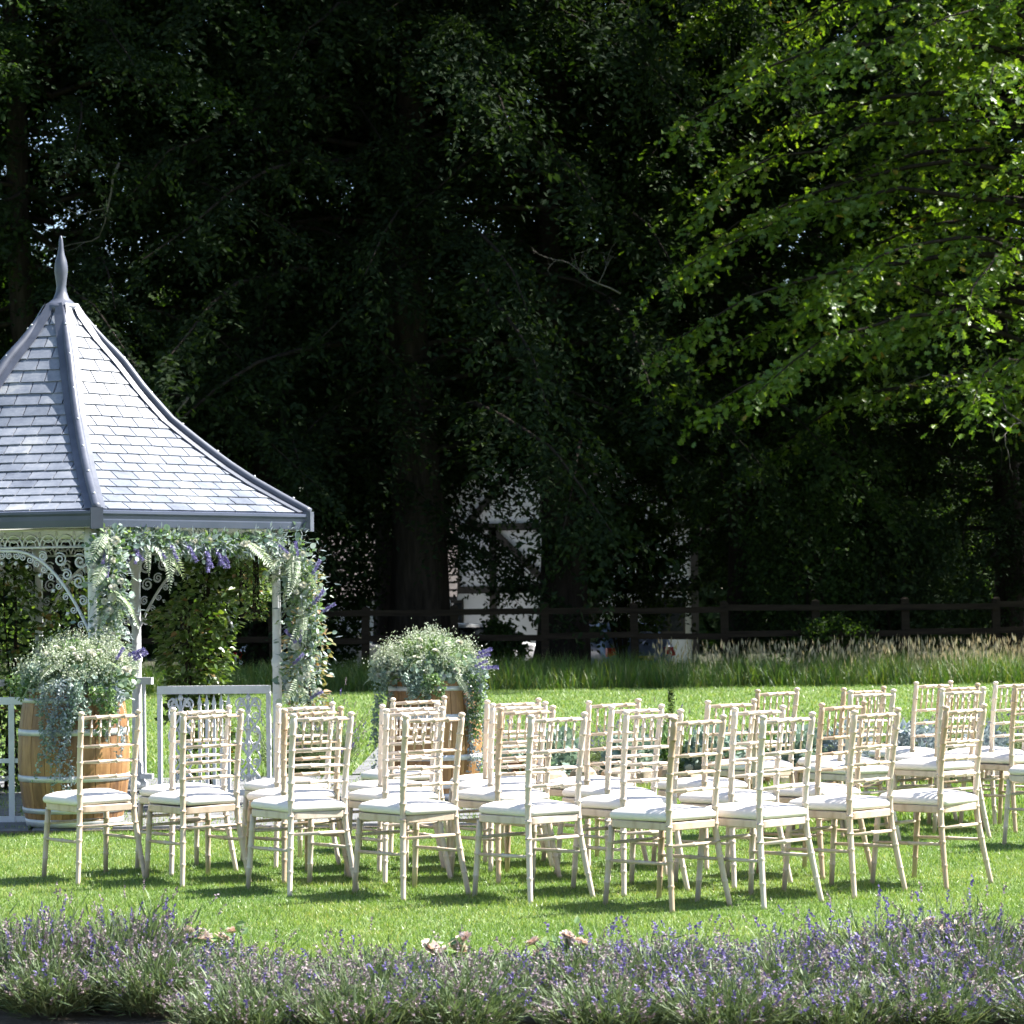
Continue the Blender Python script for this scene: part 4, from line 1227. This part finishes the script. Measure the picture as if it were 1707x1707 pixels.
LAB = ['ivory spindle-back chair standing leftmost in the nearest row, before the barrel',
       'ivory spindle-back chair second from the left in the nearest row',
       'ivory spindle-back chair third from the left in the nearest row',
       'ivory spindle-back chair fourth from the left in the nearest row',
       'pale spindle-back chair fifth from the left, middle of the nearest row',
       'spindle-back chair with tan back post, closest chair to the camera',
       'pale spindle-back chair seventh from the left in the nearest row, right of the closest chair',
       'ivory spindle-back chair second from the right end of the nearest row',
       'spindle-back chair with tan wood at the right end of the nearest row']
for (x, y, a, w), lb in zip(near, LAB):
    make_chair(x, y, a, lb, w)
more = [(-1.868, 14.949, 33, 'lime_pale', 'spindle-back chair half hidden right behind the second chair of the nearest row'),
        (-1.203, 14.528, 32, 'lime_tan', 'tan-legged chair in the second row, hidden behind the third nearest chair'),
        (-1.312, 15.303, 31, 'lime_pale', 'pale chair in the third row, farthest behind the third nearest chair'),
        (-.652, 14.431, 31, 'lime_pale', 'chair in the second row, directly behind the fourth nearest chair'),
        (-.698, 15.027, 28, 'lime_pale', 'chair in the third row behind the fourth nearest chair'),
        (-.682, 16.103, 28, 'lime', 'farthest chair of the file before the middle barrel'),
        (-.068, 14.361, 35, 'mixed', 'chair with tan left post in the second row behind the fifth nearest'),
        (-.093, 14.952, 31, 'lime_pale', 'chair in the third row just right of the middle barrel'),
        (-.124, 15.525, 30, 'lime', 'farthest chair of the file just right of the middle barrel'),
        (.580, 13.690, 33, 'lime_pale', 'chair directly behind and left of the closest chair'),
        (.511, 14.410, 36, 'lime_pale', 'third-row chair left of the closest chair, two behind it'),
        (.443, 15.146, 33, 'lime', 'farthest chair of the file behind the closest chair'),
        (1.133, 13.956, 38, 'lime_pale', 'second-row chair behind the pale seventh chair of the nearest row'),
        (1.066, 14.902, 37, 'lime', 'third-row chair behind the pale seventh chair of the nearest row'),
        (1.495, 16.659, 39, 'mixed', 'leftmost chair of the far right block, by the flower bed'),
        (1.614, 14.363, 42, 'lime_tan', 'tan chair in the second row behind the eighth nearest chair'),
        (2.035, 16.206, 34, 'lime_pale', 'second file of the far right block, nearer chair of the overlapping two'),
        (2.055, 16.80, 36, 'lime_tan', 'second file of the far right block, farther chair of the overlapping two'),
        (2.62, 17.65, 40, 'lime', 'rear chair of the three overlapping chairs above the right end of nearest row'),
        (2.62, 16.42, 34, 'lime_pale', 'whitest, foremost of the three overlapping chairs above the right end'),
        (2.70, 17.05, 37, 'lime_tan', 'tan middle chair of the three overlapping chairs above the right end'),
        (3.13, 17.55, 38, 'lime_pale', 'farthest chair at the right edge of the picture'),
        (3.15, 16.95, 38, 'mixed', 'chair with tan post cut by the right edge, second from the back'),
        (3.217, 15.796, 40, 'lime_pale', 'pale chair mostly beyond the right edge, only leg and seat corner showing')]
for x, y, a, w, lb in more:
    make_chair(x, y, a, lb, w)

# ------------------------------------------------------------------ lavender
def lavender_meshes(seed, h=.36, r=.25, stems=330, leaves=1500, bright=.5, mature=True):
    rng = np.random.default_rng(seed)
    a = rng.random(stems) * 2 * PI
    q = rng.random(stems) ** .6
    spread = q * 1.05
    base = np.stack([np.cos(a) * r * .45 * q, np.sin(a) * r * .45 * q, np.full(stems, .03)], 1)
    d = nrm(np.stack([np.cos(a) * spread, np.sin(a) * spread, np.ones(stems) * 1.15], 1) + rng.normal(size=(stems, 3)) * .1)
    L = h * (.5 + .55 * rng.random(stems) + .4 * (rng.random(stems) < .1)) * (1.05 - .12 * q)
    sv = scatter(*BLADE, base, frames(d, rand_dirs(rng, stems)), np.stack([np.full(stems, .0034), L, L * .25], 1))
    tip = base + d * L[:, None]
    # follow the bend of the blade template
    fz = frames(d, rand_dirs(rng, stems))
    st = mesh('stems', *sv, 'lav_stem')
    # the blade bends by .38*.25 of its length along its own normal: take tips from the mesh itself
    tips = sv[0].reshape(stems, 5, 3)[:, 4]
    mids = sv[0].reshape(stems, 5, 3)[:, 2]
    td = nrm(tips - mids)
    def heads(sel, size):
        n = sel.sum()
        P_, D_ = [], []
        for k in range(12):
            f = k / 11
            P_.append(tips[sel] - td[sel] * (.038 * (1 - f) - .006)[None] if False else tips[sel] - td[sel] * (.040 * (1 - f) - .006))
            D_.append(nrm(td[sel] * .8 + rng.normal(size=(n, 3)) * .75))
        P_ = np.concatenate(P_); D_ = np.concatenate(D_)
        s = size * (.7 + .6 * rng.random(len(P_)))
        return scatter(*DIAMOND, P_, frames(D_, rand_dirs(rng, len(P_))), np.stack([s * 1.5, s, s], 1))
    hd = rng.random(stems) < .44
    br = rng.random(stems) < bright
    fl = mesh('flower_heads', *heads(hd & br, .0115), 'lav_flower')
    fd = mesh('faded_heads', *heads(hd & ~br, .0105), 'lav_faded')
    # grey-green needle leaves on the lower half
    i = rng.integers(0, stems, leaves)
    f = rng.random(leaves) ** .8 * .74
    p = base[i] + d[i] * (L[i] * f)[:, None] + rng.normal(size=(leaves, 3)) * .016
    p[:, 2] = np.maximum(p[:, 2], .012)
    lv = mesh('leaves', *scatter(*NARROW, p, frames(nrm(d[i] + rng.normal(size=(leaves, 3)) * .4), rand_dirs(rng, leaves)), np.outer(.04 + .045 * rng.random(leaves), [.42, 1, 1])), 'lav_leaf')
    return [('stems', st), ('flower_heads', fl), ('faded_heads', fd), ('leaves', lv)]
LAVN = [lavender_meshes(61, .27, .27, 520, 6500, .26), lavender_meshes(62, .25, .27, 500, 6500, .16), lavender_meshes(63, .28, .26, 520, 6000, .42)]
LAVF = [lavender_meshes(64, .45, .3, 240, 1500, .55), lavender_meshes(65, .42, .28, 240, 1500, .3)]
def lavender(x, y, var, s, rz, label, group):
    t = tag(empty('lavender_plant', (x, y, 0), rz), label, 'lavender', group)
    t.scale = (s[0], s[0], s[1])
    for nm, me in var:
        tag(link(nm, me, t), None, None, None, 'stuff')
GL = 'lavender plants along the foreground'
rl = np.random.default_rng(71)
NTH = ['leftmost', 'second', 'third', 'fourth', 'fifth', 'sixth', 'seventh', 'eighth', 'ninth', 'tenth', 'eleventh', 'twelfth', 'thirteenth', 'fourteenth', 'fifteenth']
def nth(i): return 'leftmost' if i == 0 else NTH[i] + ' from the left'
for i, x in enumerate(np.arange(-2.2, 2.4, .36)):
    f = (x + 2.25) / 4.6
    hh = 1.0 + rl.normal() * .1
    hh *= 1.12 if f < .17 else .8 if f < .3 else .62 if f < .62 else .8 if f < .76 else .98
    v = 0 if f < .3 else 1 if f < .55 else 2
    lavender(x + rl.normal() * .05, 10.08 + rl.normal() * .07, LAVN[v], (1.0 + rl.normal() * .06, hh), rl.random() * 6, 'foreground lavender clump in the back row against the lawn, ' + nth(i), GL)
for i, x in enumerate(np.arange(-1.7, 2.4, .38)):
    v = 1 if x < .1 else 2
    yy = 9.78 if x < -1.0 else 9.5
    lavender(x + rl.normal() * .05, yy + rl.normal() * .06, LAVN[v], (1.05, .86 + rl.normal() * .07), rl.random() * 6, 'foreground lavender clump in the middle row, ' + nth(i), GL)
for i, x in enumerate(np.arange(-.95, 2.2, .4)):
    v = 1 if x < .3 else 2
    lavender(x + rl.normal() * .05, 8.98 + rl.normal() * .06, LAVN[v], (1.05, .86 + rl.normal() * .06), rl.random() * 6, 'foreground lavender clump at the bottom edge of the picture, ' + nth(i), GL)

def rose_bush(label, x, y, z, nb, seed):
    rng = np.random.default_rng(seed)
    t = tag(empty('rose_bush', (x, y, 0)), label, 'rose', 'pale roses among the lavender')
    mb = MB()
    for k in range(nb):
        px_, py_, pz = rng.normal() * .06, rng.normal() * .04, z + rng.normal() * .02
        mb.tube([(0, 0, 0), (px_ * .5, py_ * .5, pz * .6), (px_, py_, pz)], [.005, .004, .003], 5)
        link('rose_bloom', PEACH, t, (px_, py_, pz), (rng.normal() * .5 + .4, rng.normal() * .4, rng.random() * 6), .8 + .35 * rng.random())
    mb.build('stems', 'lav_stem', t, True)
    n = 120
    p = rng.normal(size=(n, 3)) * np.array([.09, .07, .05]) + np.array([0, 0, z * .65])
    p[:, 2] = np.maximum(p[:, 2], .01)
    leaf_cloud('leaves', t, p, rand_dirs(rng, n), rand_dirs(rng, n, 1), .03 + .02 * rng.random(n), OVAL, 'filler')
rose_bush('pale peach roses low behind the left lavender', -1.37, 10.42, .19, 9, 81)
rose_bush('white roses just right of the peach roses at left', -1.23, 10.45, .18, 7, 82)
rose_bush('pale roses in the lavender below the fourth chair', -.25, 10.2, .17, 4, 83)
rose_bush('pale roses in the lavender below the fifth chair', .18, 10.15, .19, 5, 84)
rose_bush('pale roses in the lavender near the right edge', 1.68, 10.25, .22, 4, 85)

# ------------------------------------------------------------------ flower bed behind the chairs
bed = tag(link('bed_soil', mesh('bed_soil', *(lambda mb: (mb.v, mb.f))(MB().box((-.1, 21.35, -.05), (6.5, 24.2, .03))), 'soil')), None, None, None, 'structure')
edge = tag(empty('stone_edging', (0, 21.25, 0)), 'row of warm rough stones edging the flower bed behind the chairs', 'edging')
rk = np.random.default_rng(91)
x = -.05
while x < 5.2:
    w = .14 + .14 * rk.random(); h = .1 + .12 * rk.random(); dp = .12 + .06 * rk.random()
    V = []
    for zz, f in ((0, 1.0), (.45, 1.02), (.85, .85), (1.0, .55)):
        for k in range(8):
            a = 2 * PI * k / 8
            V.append((w / 2 * f * math.copysign(abs(math.cos(a)) ** .6, math.cos(a)) * (1 + rk.normal() * .06), dp * f * math.sin(a) * (1 + rk.normal() * .08), zz * h * (1 + rk.normal() * .05)))
    Fs = [(i * 8 + k, i * 8 + (k + 1) % 8, i * 8 + 8 + (k + 1) % 8, i * 8 + 8 + k) for i in range(3) for k in range(8)] + [tuple(24 + k for k in range(8))]
    link('stone', mesh('stone', V, Fs, 'rock'), edge, (x + w / 2, rk.normal() * .03, 0), (0, 0, rk.normal() * .1))
    x += w + .015
def planter(label, x, y):
    t = tag(empty('terracotta_planter', (x, y, .0)), label, 'planter')
    V, Fs = lathe([(.10, 0), (.13, .20), (.15, .20), (.15, .245), (.13, .245), (.12, .21), (.001, .21)], 20)
    link('pot', mesh('pot', V, Fs, 'terracotta', True), t)
    n = 260
    p = rk.normal(size=(n, 3)) * np.array([.1, .1, .06]) + np.array([0, 0, .3])
    leaf_cloud('leaves', t, p, rand_dirs(rk, n, .4), rand_dirs(rk, n, .5), .04 + .03 * rk.random(n), ROUND, 'euca')
planter('terracotta planter by the bed, seen through the fifth chair back', .1, 20.95)
planter('terracotta planter by the bed, seen through the seventh chair back', 1.72, 20.9)
GB = 'plants in the bed behind the chairs'
def bed_shrub(label, x, y, r_, h, mat, tmpl, ll, n):
    t = tag(empty('bed_plant', (x, y, .02)), label, 'plant', GB)
    d = rand_dirs(rk, n, .3); d[:, 2] = np.abs(d[:, 2])
    p = d * np.array([r_, r_, h]) * (.3 + .7 * rk.random((n, 1)) ** .5) + np.array([0, 0, .02])
    leaf_cloud('leaves', t, p, nrm(d + rk.normal(size=d.shape) * .5), rand_dirs(rk, n, .6), ll * (.6 + .7 * rk.random(n)), tmpl, mat)
LBB = 'lavender clump in the bed behind the chairs'
for i, x in enumerate(np.arange(.05, 5.4, .42)):
    lavender(x + rk.normal() * .06, 22.6 + rk.normal() * .25, LAVF[i % 2], (1.05, 1.0 + rk.normal() * .08), rk.random() * 6, LBB + ', ' + nth(i), 'lavender clumps in the bed')
lavender(-1.72, 23.0, LAVF[1], (1.15, 1.45), .4, 'tall grey-green lavender beside the path, left of the middle barrel', None)
lavender(-1.62, 21.6 + 1.2, LAVF[0], (1.0, 1.2), 1.4, 'purple lavender leaning over the path beside the tall grey-green one', None)
lavender(-1.95, 22.9, LAVF[0], (1.1, 1.3), 2.4, 'lavender seen through the right panel of the gate', None)
for i, (x, y, m_, lb) in enumerate([(.35, 21.75, 'euca', 'teal-leaved plant in bed seen through the fifth chair'), (.95, 21.7, 'euca', 'grey-green plant in bed left of the closest chair'), (1.25, 21.9, 'filler', 'fresh green plant in bed behind the closest chair'), (1.62, 21.75, 'euca', 'teal plant in bed seen through the seventh chair'), (2.35, 21.8, 'euca', 'teal plant in bed right of the seventh chair'), (2.75, 21.8, 'dusty', 'dusty grey plant in bed behind the eighth chair'), (3.3, 21.8, 'dusty', 'dusty grey plant in bed behind the ninth chair'), (3.9, 21.9, 'dusty', 'dusty grey plant in bed at the right edge'), (2.05, 22.0, 'filler', 'green plant in bed left of the eighth chair')]):
    bed_shrub(lb, x, y, .24, .36 + .08 * rk.random(), m_, ROUND if m_ == 'euca' else OVAL, .06, 700)
t = tag(empty('spire_plant', (1.30, 22.0, .02)), 'slender dark green spire rising above the bed flowers', 'plant')
p = rk.normal(size=(900, 3)) * np.array([.03, .03, 0]); zz = rk.random(900) * .72
p = p * (1.3 - zz / .72)[:, None] + np.stack([0 * zz, 0 * zz, zz], 1)
leaf_cloud('leaves', t, p, rand_dirs(rk, 900, .8), rand_dirs(rk, 900), .02 + .02 * rk.random(900), NARROW, 'yew')
